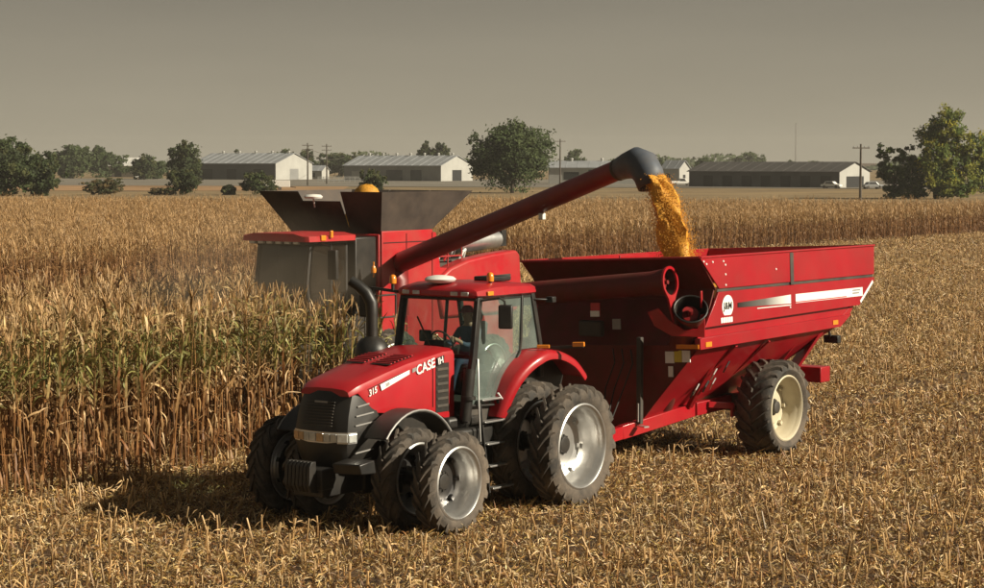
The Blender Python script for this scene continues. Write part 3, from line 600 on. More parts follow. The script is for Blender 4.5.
# rear fenders
fprof = [(0.98, 1.55), (0.86, 1.9), (0.66, 2.22), (0.34, 2.47), (-0.05, 2.60), (-0.5, 2.57), (-0.95, 2.40), (-1.25, 2.16), (-1.30, 2.1)]
fx = np.array(fprof); tt_ = np.linspace(0, len(fprof) - 1, 33)
def crom(P_, t):
    i = int(min(max(math.floor(t), 0), len(P_) - 2)); u = t - i; p = [P_[max(i - 1, 0)], P_[i], P_[i + 1], P_[min(i + 2, len(P_) - 1)]]
    return 0.5 * (2 * p[1] + (p[2] - p[0]) * u + (2 * p[0] - 5 * p[1] + 4 * p[2] - p[3]) * u * u + (3 * p[1] - p[0] - 3 * p[2] + p[3]) * u ** 3)
fprof = [tuple(crom(fx, t)) for t in tt_]
for sgn in (1, -1):
    secs = []
    for i, (x, z) in enumerate(fprof):
        cx, cz = -0.2, 1.2; d = Vector((x - cx, 0, z - cz)).normalized() * 0.05
        yo = (0.98 + 0.26 * min(1, i / 14))
        secs.append([Vector((x, sgn * 0.70, z)), Vector((x, sgn * (yo - 0.12), z)), Vector((x - d.x * 0.5, sgn * (yo - 0.04), z - d.z * 0.5)), Vector((x - d.x * 1.6, sgn * yo, z - d.z * 1.6)), Vector((x - d.x * 3.2, sgn * yo, z - d.z * 3.2)), Vector((x - d.x * 3.2, sgn * (yo - 0.03), z - d.z * 3.2)), Vector((x - d.x * 1.4, sgn * (yo - 0.08), z - d.z * 1.4)), Vector((x - d.x, sgn * 0.70, z - d.z))])
    b = MB(); b.loft(secs); fo = b.obj('rear_fender', 'red', T, 40)
    b = MB(); b.prism([(x, sgn * 0.70, z) for x, z in fprof] + [(-1.0, sgn * 0.70, 1.2), (0.9, sgn * 0.70, 1.2)], (0, -0.03 * sgn, 0)); b.obj('fender_side', 'black', fo, 0)
    b = MB(); b.bar((-0.3, sgn * 1.0, 2.62), (-0.55, sgn * 1.62, 2.66), 0.05, 0.05); b.obj('lamp_arm', 'black', fo, 0)
    b = MB(); b.bar((-0.46, sgn * 1.46, 2.69), (-0.52, sgn * 1.66, 2.70), 0.06, 0.08); b.obj('marker_lamp', 'amber', fo, 0, 0.01)
    b = MB(); b.bar((-0.05, sgn * 1.0, 2.66), (-0.14, sgn * 1.2, 2.665), 0.05, 0.06); b.obj('marker_lamp', 'amber', fo, 0, 0.01)
# cab frame
def pil(name, pts, wx, wy, m='black', parent=T):
    b = MB()
    secs = [[Vector((x + sx * wx / 2, y + sy * wy / 2, z)) for sx, sy in ((-1, -1), (1, -1), (1, 1), (-1, 1))] for x, y, z in pts]
    b.loft(secs); return b.obj(name, m, parent, 35, 0.012)
for sgn in (1, -1):
    pil('pillar', [(1.72, sgn * 0.76, 1.5), (1.50, sgn * 0.80, 2.6), (1.33, sgn * 0.78, 3.56)], 0.13, 0.09)
    pil('pillar', [(-0.50, sgn * 0.76, 2.1), (-0.40, sgn * 0.80, 2.7), (-0.20, sgn * 0.78, 3.56)], 0.10, 0.08)
    pil('door_frame', [(0.20, sgn * 0.79, 2.45), (0.16, sgn * 0.81, 2.8), (0.10, sgn * 0.79, 3.54)], 0.05, 0.05)
    # door glass
    b = MB(); b.prism([(1.60, sgn * 0.785, 1.75), (1.46, sgn * 0.805, 2.6), (1.29, sgn * 0.785, 3.54), (0.12, sgn * 0.79, 3.54), (0.18, sgn * 0.81, 2.6), (0.85, sgn * 0.79, 1.75)], (0, -0.006 * sgn, 0)); b.obj('door_glass', 'glass_side' if sgn > 0 else 'glass', T, 0)
    b = MB(); b.prism([(0.08, sgn * 0.79, 3.54), (0.15, sgn * 0.808, 2.62), (-0.36, sgn * 0.808, 2.62), (-0.18, sgn * 0.79, 3.54)], (0, -0.006 * sgn, 0)); b.obj('side_glass', 'glass_side' if sgn > 0 else 'glass', T, 0)
    b = MB(); b.tube([(1.58, sgn * 0.80, 1.78), (0.88, sgn * 0.80, 1.74), (0.20, sgn * 0.83, 2.6)], 0.022, 6); b.obj('door_seal', 'black', T)
b = MB(); b.prism([(1.71, -0.74, 1.7), (1.51, -0.76, 2.62), (1.35, -0.74, 3.54), (1.35, 0.74, 3.54), (1.51, 0.76, 2.62), (1.71, 0.74, 1.7)], (0.006, 0, 0)); b.obj('windscreen', 'glass', T, 0)
b = MB(); b.prism([(-0.45, -0.74, 2.1), (-0.22, -0.74, 3.54), (-0.22, 0.74, 3.54), (-0.45, 0.74, 2.1)], (-0.006, 0, 0)); b.obj('rear_glass', 'glass', T, 0)
b = MB(); b.span((-0.5, -0.72, 1.42), (1.60, 0.72, 1.85)).span((-0.52, -0.7, 1.5), (-0.42, 0.7, 2.12)).span((1.62, -0.5, 1.5), (1.74, 0.5, 2.6)); b.obj('cab_floor', 'dark_grey', T, 35, 0.02)
b = MB(); b.bar((1.5, -0.78, 2.58), (1.5, 0.78, 2.58), 0.05, 0.07).bar((1.34, -0.78, 3.53), (1.34, 0.78, 3.53), 0.06, 0.07); b.obj('windscreen_frame', 'black', T, 0)
# roof: front and rear sections
def roof_sec(x, wd, z0, z1, crown):
    pts = [(wd - 0.06, z0), (wd, z0 + 0.04), (wd - 0.02, z1 - 0.05), (wd - 0.12, z1), (wd * 0.4, z1 + crown)]
    return [Vector((x, y, z)) for y, z in pts] + [Vector((x, -y, z)) for y, z in reversed(pts)]
b = MB(); b.loft([roof_sec(1.50, 0.72, 3.57, 3.66, 0.0), roof_sec(1.44, 0.84, 3.55, 3.71, 0.01), roof_sec(1.0, 0.88, 3.54, 3.76, 0.02), roof_sec(0.62, 0.88, 3.54, 3.77, 0.02)]); roof = b.obj('roof', 'red', T, 40)
b = MB(); b.loft([roof_sec(0.59, 0.86, 3.54, 3.755, 0.02), roof_sec(0.1, 0.88, 3.54, 3.75, 0.02), roof_sec(-0.22, 0.86, 3.54, 3.72, 0.015), roof_sec(-0.36, 0.76, 3.57, 3.67, 0.0)]); b.obj('roof_panel', 'red', roof, 40)
b = MB(); b.span((-0.2, -0.8, 3.50), (1.42, 0.8, 3.545)); b.obj('roof_liner', 'black', roof, 0)
for y in (-0.62, -0.4, 0.4, 0.62):
    b = MB(); b.box((1.485, y, 3.615), (0.05, 0.15, 0.07)); b.obj('work_light', 'lens', roof, 0, 0.012)
b = MB(); b.box((1.13, 0.875, 3.62), (0.16, 0.035, 0.07)); b.obj('turn_signal', 'amber', roof, 0, 0.008)
b = MB(); b.lathe([(0, 0.10), (0.10, 0.098), (0.22, 0.075), (0.27, 0.035), (0.25, 0.0), (0.16, -0.03), (0, -0.03)], 24, 'z', (1.22, -0.1, 3.80)); b.obj('satellite_receiver', 'white', roof, 50)
for (x, y, z) in ((0.78, 0.62, 3.77), (1.56, -0.85, 3.72)):
    b = MB(); b.tube([(x, y, z - 0.08), (x, y, z + 0.03)], 0.03, 8); p = b.obj('beacon_post', 'black', roof)
    b = MB(); b.lathe([(0.06, 0.03), (0.062, 0.10), (0.05, 0.16), (0.02, 0.18), (0, 0.18)], 12, 'z', (x, y, z)); b.obj('beacon', 'amber', roof, 50)
b = MB(); b.span((0.0, 0.1, 3.78), (0.55, 0.5, 3.86)); b.obj('roof_antenna_box', 'black', roof, 0, 0.02)
b = MB(); b.bar((1.40, -0.80, 3.60), (1.60, -1.25, 3.66), 0.05, 0.05).bar((1.6, -1.25, 3.66), (1.62, -1.42, 3.6), 0.05, 0.05); b.obj('mirror_arm', 'black', T)
b = MB(); b.box((1.62, -1.42, 3.35), (0.07, 0.22, 0.38)); b.obj('mirror', 'black', T, 35, 0.03)
b = MB(); b.tube([(1.34, 0.80, 3.50), (1.2, 1.12, 3.56), (1.12, 1.16, 3.5), (1.10, 1.16, 3.4)], 0.018, 6); b.obj('mirror_arm', 'black', T)
b = MB(); b.box((1.09, 1.16, 3.24), (0.09, 0.24, 0.40), (0, 0, 0.5)); b.obj('mirror', 'black', T, 35, 0.03)
b = MB(); b.tube([(-0.18, 0.8, 3.46), (-0.45, 0.95, 3.44)], 0.02, 6).box((-0.5, 0.98, 3.44), (0.12, 0.14, 0.1)); b.obj('work_light', 'black', T, 30, 0.02)
# exhaust with muffler on the far corner of the cab
b = MB(); b.lathe([(0.02, 2.05), (0.2, 2.1), (0.29, 2.3), (0.29, 2.66), (0.25, 2.78), (0.12, 2.88), (0.085, 2.9)], 20, 'z', (2.12, -0.85, 0)); b.obj('muffler', 'black', T, 45)
b = MB(); b.tube([(2.12, -0.85, 2.8), (2.12, -0.85, 3.25), (2.12, -0.86, 3.45), (2.16, -0.94, 3.62), (2.22, -1.06, 3.74), (2.28, -1.18, 3.82)], [0.10, 0.10, 0.105, 0.1, 0.09, 0.085], 14); b.obj('exhaust_pipe', 'black', T, 45)
b = MB(); b.tube([(1.74, 0.80, 1.55), (1.72, 0.86, 2.15), (1.68, 0.86, 2.4)], 0.10, 12).tube([(1.72, 0.86, 1.9), (1.72, 0.86, 1.96)], 0.125, 12); b.obj('air_canister', 'black', T, 45)
# ladder
lad = MB(); lad.bar((1.50, 1.12, 0.35), (1.42, 0.86, 1.85), 0.05, 0.03, (1, 0, 0)).bar((0.86, 1.12, 0.35), (0.90, 0.86, 1.85), 0.05, 0.03, (1, 0, 0)); lad = lad.obj('ladder', 'black', T, 30)
for i in range(5):
    t = i / 4; z = 0.42 + 0.36 * i; y = 1.12 - 0.26 * (z - 0.35) / 1.5
    b = MB(); b.bar((1.47 - 0.05 * t, y, z), (0.88, y, z), 0.16, 0.03); b.obj('rung', 'silver', lad, 0, 0.006)
b = MB(); b.tube([(1.55, 0.98, 1.2), (1.56, 0.95, 1.9), (1.50, 0.9, 2.3), (1.46, 0.86, 2.55)], 0.017, 6).tube([(0.86, 0.98, 1.3), (0.84, 0.95, 1.8), (0.95, 0.9, 1.95)], 0.017, 6); b.obj('handrail', 'silver', T)
# interior
b = MB(); b.box((0.30, 0, 1.98), (0.52, 0.54, 0.14)).box((0.06, 0, 2.40), (0.13, 0.50, 0.75), (0, -0.15, 0)).box((-0.0, 0, 2.86), (0.10, 0.3, 0.2), (0, -0.15, 0)).box((0.3, 0, 1.72), (0.35, 0.35, 0.4)); b.xf(Matrix.Translation((0.36, 0, 0.32))); b.obj('seat', 'seat_cloth', T, 35, 0.05)
b = MB(); b.bar((1.40, 0, 1.55), (1.16, 0, 2.36), 0.14, 0.14).box((1.22, 0, 2.42), (0.2, 0.42, 0.12), (0, -0.5, 0)); b.xf(Matrix.Translation((0.22, 0, 0.32))); b.obj('steering_column', 'black', T, 35, 0.02)
b = MB(); th = [2 * math.pi * i / 24 for i in range(25)]
SWc = Vector((1.30, 0, 2.79)); su = Vector((0.5, 0, 0.866))
b.tube([SWc + Vector((0, 1, 0)) * math.cos(t) * 0.21 + su * math.sin(t) * 0.21 for t in th], 0.017, 6, False)
for a in (0, 2.1, 4.2): b.bar(SWc, SWc + Vector((0, 1, 0)) * math.cos(a) * 0.2 + su * math.sin(a) * 0.2, 0.03, 0.015)
b.obj('steering_wheel', 'black', T, 45)
b = MB(); b.box((0.55, -0.42, 2.15), (0.6, 0.18, 0.14)).box((0.75, -0.52, 2.55), (0.05, 0.26, 0.2)); b.xf(Matrix.Translation((0.34, 0, 0.3))); b.obj('armrest_console', 'black', T, 35, 0.03)
# hitch
b = MB(); b.bar((-0.5, 0, 0.5), (-1.45, 0, 0.5), 0.14, 0.06).span((-0.95, -0.4, 0.6), (-0.55, 0.4, 1.5)); b.obj('hitch', 'black', T, 35, 0.02)
for sgn in (1, -1):
    b = MB(); b.bar((-0.55, sgn * 0.45, 0.75), (-1.35, sgn * 0.45, 0.7), 0.07, 0.12).bar((-0.6, sgn * 0.42, 1.35), (-1.0, sgn * 0.45, 0.74), 0.05, 0.05); b.obj('lift_arm', 'black', T)

# ------------------------------------------------------------------ driver
def skin_body(name, verts, edges, radii, root, parent_loc, rot):
    me = bpy.data.meshes.new(name); me.from_pydata(verts, edges, []); o = bpy.data.objects.new(name, me); COL.objects.link(o)
    bpy.context.view_layer.objects.active = o
    o.modifiers.new('skin', 'SKIN'); o.modifiers.new('sub', 'SUBSURF').levels = 2
    for i, rr in enumerate(radii):
        sv_ = me.skin_vertices[0].data[i]; sv_.radius = rr if isinstance(rr, tuple) else (rr, rr); sv_.use_root = (i == root)
    dg = bpy.context.evaluated_depsgraph_get(); m2 = bpy.data.meshes.new_from_object(o.evaluated_get(dg)); bpy.data.objects.remove(o)
    return m2
V = [(0.22, 0, 2.12), (0.20, 0, 2.30), (0.19, 0, 2.48), (0.20, 0, 2.62), (0.22, 0, 2.72), (0.24, 0, 2.82), (0.25, 0, 2.92), (0.245, 0, 2.98)]
Rr = [(0.17, 0.14), (0.16, 0.13), (0.17, 0.13), (0.16, 0.11), 0.06, (0.085, 0.08), (0.09, 0.088), (0.06, 0.06)]
Ed = [(i, i + 1) for i in range(7)]
def chain(start, pts):
    k = start
    for p, r in pts: V.append(p); Rr.append(r); Ed.append((k, len(V) - 1)); k = len(V) - 1
for s in (1, -1):
    chain(3, [((0.21, s * 0.19, 2.60), 0.075), ((0.36, s * 0.26, 2.38), 0.055), ((0.62, s * 0.22, 2.40), 0.045), ((0.78, s * 0.19, 2.49), 0.034), ((0.88, s * 0.19, 2.52), (0.04, 0.03))])
    chain(0, [((0.28, s * 0.11, 2.11), 0.10), ((0.74, s * 0.16, 2.13), 0.075), ((0.84, s * 0.15, 1.86), 0.058), ((0.90, s * 0.15, 1.62), 0.045), ((1.06, s * 0.16, 1.575), (0.045, 0.035))])
bm_ = skin_body('person_body', V, Ed, Rr, 0, None, None)
for nm in ('skin', 'shirt', 'jeans', 'black'): bm_.materials.append(MATS[nm])
mi = []
for p in bm_.polygons:
    c = p.center
    if c.z > 2.69 or (c.x > 0.70 and c.z > 2.3): mi.append(0)
    elif c.z < 1.66: mi.append(3)
    elif c.z < 2.2 : mi.append(2)
    else: mi.append(1)
    p.use_smooth = True
bm_.polygons.foreach_set('material_index', mi)
D = thing('person', 'seated driver in dark blue clothes holding the steering wheel inside the tractor cab', 'person', TW(0.34, 0, 0.32), TROT)
o = bpy.data.objects.new('body', bm_); COL.objects.link(o); o.parent = D
b = MB()
for s in (1, -1):
    for i, (dz, ln) in enumerate(((0.03, 0.075), (0.012, 0.085), (-0.006, 0.08), (-0.024, 0.065))):
        p0 = Vector((0.90, s * 0.19, 2.52 + dz)); b.tube([p0, p0 + Vector((ln * 0.6, s * 0.015, 0.01)), p0 + Vector((ln * 0.8, s * 0.03, -0.015)), p0 + Vector((ln * 0.5, s * 0.035, -0.03))], [0.010, 0.009, 0.008, 0.006], 6)
    p0 = Vector((0.86, s * 0.17, 2.54)); b.tube([p0, p0 + Vector((0.04, -s * 0.035, 0.02)), p0 + Vector((0.08, -s * 0.03, 0.0))], [0.012, 0.010, 0.007], 6)
b.obj('hand_fingers', 'skin', D, 50)
b = MB(); b.tube([(0.33, 0, 2.885), (0.36, 0, 2.87), (0.365, 0, 2.855)], [0.012, 0.016, 0.012], 6)
for s in (1, -1): b.box((0.245, s * 0.092, 2.88), (0.035, 0.02, 0.06))
b.obj('face_features', 'skin', D, 50)
b = MB(); b.lathe([(0.104, 0.0), (0.106, 0.04), (0.09, 0.09), (0.05, 0.115), (0, 0.12)], 18, 'z', (0.25, 0, 2.925)); b.prism([(0.33, -0.07, 2.935), (0.33, 0.07, 2.935), (0.43, 0.05, 2.925), (0.43, -0.05, 2.925)], (0, 0, 0.012)); b.obj('cap', 'cap', D, 50)

# ------------------------------------------------------------------ grain cart  (coordinates in the tractor's frame)
C = thing('grain_cart', 'large red grain cart with flared hopper being filled with corn', 'grain cart', TRO, TROT)
YC, HW, ROLL = -0.42, 2.03, 0.045
def rl(p):      # the loaded hopper leans a little to the far side
    x, y, z = p; return Vector((x, y + (z - 1.0) * -0.035, z + (y - 1.6) * ROLL if z > 1.2 else z))
def cpanel(name, poly, d, m='cart_red', parent=C, bevel=0.006):
    b = MB(); b.prism(poly, d); b.v = [tuple(rl(v)) for v in b.v]; return b.obj(name, m, parent, 30, bevel)
YN, YF = YC + HW + 0.08, YC - HW + 0.08
# extension side boards: two per side, with strap over the seam
for (ys, sg) in ((YN, -1), (YF, 1)):
    cpanel('extension_panel', [(-4.5, ys, 4.02), (-8.02, ys, 4.02), (-8.02, ys, 3.42), (-5.18, ys, 3.42)], (0, sg * 0.03, 0))
    cpanel('extension_panel', [(-8.06, ys, 4.02), (-11.75, ys, 4.02), (-11.72, ys, 3.42), (-8.06, ys, 3.42)], (0, sg * 0.03, 0))
    cpanel('seam_strap', [(-7.98, ys - sg * 0.012, 4.0), (-8.12, ys - sg * 0.012, 4.0), (-8.12, ys - sg * 0.012, 3.36), (-7.98, ys - sg * 0.012, 3.36)], (0, sg * 0.01, 0), 'dark_grey')
    cpanel('seam_gap', [(-5.15, ys + sg * 0.02, 3.42), (-11.7, ys + sg * 0.02, 3.42), (-11.7, ys + sg * 0.02, 3.36), (-5.12, ys + sg * 0.02, 3.36)], (0, sg * 0.02, 0), 'dark_grey')
    main = cpanel('hopper_side', [(-5.15, ys, 3.36), (-11.72, ys, 3.36), (-11.72, ys, 3.28), (-11.0, ys, 2.80), (-4.62, ys, 2.72), (-4.95, ys, 3.1)], (0, sg * 0.05, 0))
    cpanel('hopper_recess', [(-4.6, ys + sg * 0.10, 2.76), (-11.0, ys + sg * 0.10, 2.84), (-10.7, ys + sg * 0.10, 2.58), (-4.5, ys + sg * 0.10, 2.5)], (0, sg * 0.04, 0))
    cpanel('hopper_rail', [(-4.42, ys - sg * 0.01, 2.53), (-10.6, ys - sg * 0.01, 2.63), (-10.1, ys - sg * 0.01, 2.40), (-4.42, ys - sg * 0.01, 2.32)], (0, sg * 0.12, 0))
    # lower funnel side
    yb = YC + 0.45 * (1 if sg < 0 else -1)
    b = MB(); b.prism([(-4.5, ys + sg * 0.08, 2.34), (-10.0, ys + sg * 0.08, 2.40), (-8.3, yb, 0.95), (-4.75, yb, 0.72)], (0, sg * 0.03, -0.03)); b.v = [tuple(rl(v)) for v in b.v]
    fun = b.obj('funnel_side', 'cart_red', C, 0)
    # ribs pressed on the lower side
    for xr in (-5.9, -7.2):
        b = MB(); p0 = Vector((xr, ys + sg * 0.07, 2.3)); p1 = Vector((xr * 0.72 - 1.75, yb - sg * 0.02, 0.9)); b.bar(rl(p0), rl(p1), 0.08, 0.04); b.obj('rib', 'cart_red', fun, 0, 0.006)
# front walls
cpanel('front_wall', [(-4.52, YN - 0.03, 4.02), (-4.52, YF + 0.03, 4.02), (-5.1, YF + 0.03, 3.40), (-5.1, YN - 0.03, 3.40)], (-0.03, 0, 0), 'cart_shaded_dusty')
cpanel('front_wall', [(-5.08, YN - 0.06, 3.42), (-5.08, YF + 0.06, 3.42), (-4.55, YF + 0.1, 2.32), (-4.55, YN - 0.1, 2.32)], (-0.04, 0, 0), 'cart_shaded_dusty')
cpanel('front_wall', [(-4.53, YN - 0.08, 2.40), (-4.53, YF + 0.08, 2.40), (-4.73, YC - 0.47, 0.72), (-4.73, YC + 0.47, 0.72)], (-0.03, 0, 0), 'cart_shaded_dusty')
cpanel('rear_wall', [(-11.73, YN - 0.03, 4.02), (-11.73, YF + 0.03, 4.02), (-11.70, YF + 0.03, 3.30), (-11.70, YN - 0.03, 3.30)], (0.03, 0, 0))
cpanel('rear_wall', [(-11.69, YN - 0.06, 3.3), (-11.69, YF + 0.06, 3.3), (-10.0, YF + 0.1, 2.4), (-10.0, YN - 0.1, 2.4)], (0.03, 0, -0.03))
cpanel('rear_wall', [(-10.0, YN - 0.1, 2.4), (-10.0, YF + 0.1, 2.4), (-8.3, YC - 0.45, 0.95), (-8.3, YC + 0.45, 0.95)], (0.03, 0, -0.03))
cpanel('rear_stripe', [(-11.66, YN + 0.004, 3.25), (-11.62, YN + 0.004, 3.30), (-11.02, YN + 0.004, 2.89), (-11.06, YN + 0.004, 2.84)], (0, 0.004, 0), 'decal_white', C, 0)
# top rim tubes
b = MB(); b.tube([rl((-4.5, YN, 4.03)), rl((-11.75, YN, 4.03)), rl((-11.75, YF, 4.03)), rl((-4.5, YF, 4.03)), rl((-4.5, YN, 4.03))], 0.025, 6); b.obj('top_rim', 'cart_red', C)
for (x, z) in ((-4.62, 3.95), (-4.72, 3.9), (-4.95, 3.93), (-5.35, 3.93), (-5.42, 3.86), (-5.42, 3.68), (-5.42, 3.48), (-7.4, 3.7), (-7.95, 2.92)):
    b = MB(); b.lathe([(0, 0.014), (0.018, 0.012), (0.022, 0)], 8, 'y', rl((x, YN + 0.0, z))); b.obj('bolt', 'decal_white', C)
# stripe decal: grey fading to white in strips, and lettering
def fade_mat(name, x0, x1):
    m = mat(name, (0.5, 0.5, 0.5), 0.4, 0, 0.03, 4); n = m.node_tree.nodes; l = m.node_tree.links
    tc = n.new('ShaderNodeTexCoord'); sx = n.new('ShaderNodeSeparateXYZ'); mr = n.new('ShaderNodeMapRange'); mr.inputs[1].default_value = x0; mr.inputs[2].default_value = x1
    rp_ = n.new('ShaderNodeValToRGB'); rp_.color_ramp.elements[0].color = (0.012, 0.008, 0.008, 1); rp_.color_ramp.elements[1].color = (0.8, 0.8, 0.77, 1); rp_.color_ramp.elements.new(0.5).color = (0.14, 0.13, 0.12, 1)
    l.new(tc.outputs['Object'], sx.inputs[0]); l.new(sx.outputs['X'], mr.inputs[0]); l.new(mr.outputs[0], rp_.inputs[0]); l.new(rp_.outputs[0], n['Principled BSDF'].inputs['Base Color'])
fade_mat('decal_fade', -5.85, -8.0)
cpanel('stripe_decal', [(-5.85, YN + 0.003, 3.12), (-7.98, YN + 0.003, 3.17), (-7.98, YN + 0.003, 2.995), (-5.85, YN + 0.003, 3.03)], (0, 0.003, 0), 'decal_fade', main, 0)
cpanel('stripe_edge', [(-6.6, YN + 0.007, 2.965), (-7.98, YN + 0.007, 2.955), (-7.98, YN + 0.007, 2.975), (-6.6, YN + 0.007, 2.98)], (0, 0.002, 0), 'decal_white', main, 0)
cpanel('stripe_decal', [(-8.18, YN + 0.003, 3.17), (-11.15, YN + 0.003, 3.17), (-11.15, YN + 0.003, 2.99), (-8.18, YN + 0.003, 2.99)], (0, 0.003, 0), 'decal_white', main, 0)
cpanel('stripe_edge', [(-8.18, YN + 0.007, 3.02), (-10.4, YN + 0.007, 3.02), (-10.4, YN + 0.007, 3.0), (-8.18, YN + 0.007, 3.0)], (0, 0.002, 0), 'decal_red', main, 0)
for i, (zz, ln) in enumerate(((3.12, 0.36), (3.06, 0.3))):
    cpanel('small_print', [(-10.68, YN + 0.007, zz + 0.02), (-10.68 - ln, YN + 0.007, zz + 0.02), (-10.68 - ln, YN + 0.007, zz - 0.012), (-10.68, YN + 0.007, zz - 0.012)], (0, 0.002, 0), 'decal_grey', main, 0)
b = MB(); b.lathe([(0, 0.006), (0.21, 0.006), (0.21, 0)], 32, 'y', rl((-5.47, YN, 3.08))); b.obj('round_emblem', 'decal_white', main, 0)
lg = rl((-5.47, YN + 0.009, 3.08)); text_obj('lettering', 'J&M', 0.19, 'decal_black', main, lg, (-1, 0, 0), (0, 0, 1))
lg = rl((-5.42, YN + 0.006, 2.82)); 
b = MB()
for i in range(5): b.box(lg + Vector((0.18 - i * 0.09, 0, 0)), (0.075, 0.006, 0.10), (0, 0.1, 0))
b.obj('lettering', 'decal_white', main, 0)
for (x, z) in ((-4.6, 2.36), (-9.75, 2.46)):
    cpanel('reflector', [(x, YN + 0.012, z), (x - 0.22, YN + 0.012, z), (x - 0.22, YN + 0.012, z + 0.09), (x, YN + 0.012, z + 0.09)], (0, 0.01, 0), 'amber', C, 0)
b = MB(); b.bar(rl((-4.40, YN - 0.5, 2.38)), rl((-4.40, YN - 0.02, 2.38)), 0.02, 0.08); b.obj('reflector', 'amber', C, 0)
# labels stuck on the front wall
def fdecal(y0, y1, z0, z1, m, x=None):
    xs = float(np.interp((z0 + z1) / 2, [0.72, 2.36, 2.4, 3.42], [-4.73, -4.53, -4.53, -5.05])); xs = x if x is not None else xs + 0.01
    b = MB(); b.span((xs - 0.012, y0, z0), (xs + 0.012, y1, z1)); b.v = [tuple(rl(v)) for v in b.v]; b.obj('label_decal', m, C, 0)
fdecal(0.86, 1.05, 2.06, 2.28, 'decal_white'); fdecal(1.06, 1.22, 2.08, 2.30, 'decal_yellow'); fdecal(1.23, 1.40, 2.08, 2.30, 'decal_white'); fdecal(0.90, 1.0, 1.8, 2.0, 'decal_white')
# folded upper unloading auger across the front, lower auger mouth
def tubemesh(name, a, c, r, m, n=20, parent=C):
    b = MB(); b.tube([a, c], r, n); return b.obj(name, m, parent, 40)
A0 = Vector((-4.16, 1.12, 3.58)); A1 = Vector((-4.02, -2.55, 3.20))
b = MB(); b.tube([A0, A0.lerp(A1, 0.1), A1], [0.265, 0.225, 0.225], 24, False); aug = b.obj('folded_auger', 'cart_shaded_dusty', C, 40)
fdecal(-0.56, -0.36, 2.96, 3.22, 'decal_red', -4.20); fdecal(-0.56, -0.36, 2.96, 3.07, 'decal_white', -4.185); fdecal(-0.24, -0.06, 2.70, 2.90, 'decal_grey', -4.45)
ax = (A0 - A1).normalized(); e1 = Vector((1, 0, 0)) - ax * ax.x; e1.normalize(); e2 = ax.cross(e1); e2 = e2 if e2.z > 0 else -e2
ring = []
for i in range(28):
    t = 2 * math.pi * i / 28; r_ = 0.295; p = A0 + e1 * math.cos(t) * r_ + e2 * math.sin(t) * r_
    if math.sin(t) < -0.6: p = A0 + e1 * math.cos(t) * r_ * 0.55 + e2 * (-0.30 - 0.46 * (1 - abs(math.cos(t)) / 0.8))
    ring.append(p)
inner = [A0 + e1 * math.cos(2 * math.pi * i / 28) * 0.245 + e2 * math.sin(2 * math.pi * i / 28) * 0.245 for i in range(28)]
b = MB(); vs = [*ring, *inner, *[p + ax * 0.04 for p in ring], *[p + ax * 0.04 for p in inner]]; fs = []
for i in range(28):
    j = (i + 1) % 28; fs += [(i, j, 28 + j, 28 + i), (56 + i, 84 + i, 84 + j, 56 + j), (i, 56 + i, 56 + j, j), (28 + i, 28 + j, 84 + j, 84 + i)]
b.add(vs, fs); b.obj('hinge_flange', 'red', aug, 30)
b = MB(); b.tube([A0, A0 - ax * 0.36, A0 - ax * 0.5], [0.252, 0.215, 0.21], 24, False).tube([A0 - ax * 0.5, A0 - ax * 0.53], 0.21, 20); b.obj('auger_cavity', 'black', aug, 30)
b = MB(); b.tube([A0 - ax * 0.02, A0 - ax * 0.5], 0.04, 8)
flv = []; flf = []
for i in range(40):
    t = i / 39; a = t * 2 * math.pi * 4; c0 = A0.lerp(A1, 0.03 + t * 0.1); d = e1 * math.cos(a) + e2 * math.sin(a); flv += [c0 + d * 0.035, c0 + d * 0.2]
flf = [(2 * i, 2 * i + 1, 2 * i + 3, 2 * i + 2) for i in range(39)]; b.add(flv, flf); b.obj('auger_flighting', 'auger_red', aug, 30)
# lower mouth: tube rising from the hopper bottom to the front near corner
M0 = Vector((-4.26, 1.53, 3.09)); M1 = Vector((-5.6, 0.0, 0.9)); mdir = Vector((0.62, 0.42, 0.66)).normalized()
b = MB(); mid = M0 - mdir * 0.28; b.tube([M0, M0 - mdir * 0.08, mid, mid.lerp(M1, 0.4), M1], [0.315, 0.30, 0.25, 0.24, 0.24], 24, False); la = b.obj('lower_auger', 'cart_shaded_dusty', C, 45)
e1 = mdir.cross(Vector((0, 0, 1))).normalized(); e2 = e1.cross(mdir)
b = MB(); b.tube([M0 + (e1 * math.cos(t) + e2 * math.sin(t)) * 0.31 for t in th], 0.018, 6, False); b.obj('mouth_ring', 'black', la, 45)
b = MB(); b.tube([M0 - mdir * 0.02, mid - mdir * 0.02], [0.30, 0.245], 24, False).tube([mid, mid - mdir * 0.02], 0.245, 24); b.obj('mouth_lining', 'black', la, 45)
b = MB(); b.tube([M0 - mdir * 0.27, M0 - mdir * 0.03], 0.045, 8)
flv = []
for i in range(26):
    t = i / 25; a = t * 2 * math.pi * 1.6; c0 = M0 - mdir * (0.08 + 0.18 * t); d = e1 * math.cos(a) + e2 * math.sin(a); flv += [c0 + d * 0.04, c0 + d * 0.15]
b.add(flv, [(2 * i, 2 * i + 1, 2 * i + 3, 2 * i + 2) for i in range(25)]); b.obj('auger_flighting', 'auger_red', la, 30)
b = MB(); b.prism([(-3.92, 0.80, 3.02), (-4.02, 0.98, 3.10), (-4.10, 1.16, 2.88), (-4.22, 1.42, 2.70), (-4.36, 1.62, 2.72), (-4.40, 1.66, 2.98), (-4.46, 1.72, 3.0), (-4.46, 1.72, 2.56), (-4.14, 1.2, 2.58), (-3.98, 0.92, 2.76)], (-0.05, -0.03, 0)); b.obj('auger_cradle', 'red', C, 30, 0.01)
b = MB(); b.bar((-4.5, 1.62, 3.1), (-4.45, 1.64, 3.42), 0.03, 0.06); b.obj('auger_bracket', 'red', C, 30, 0.01)
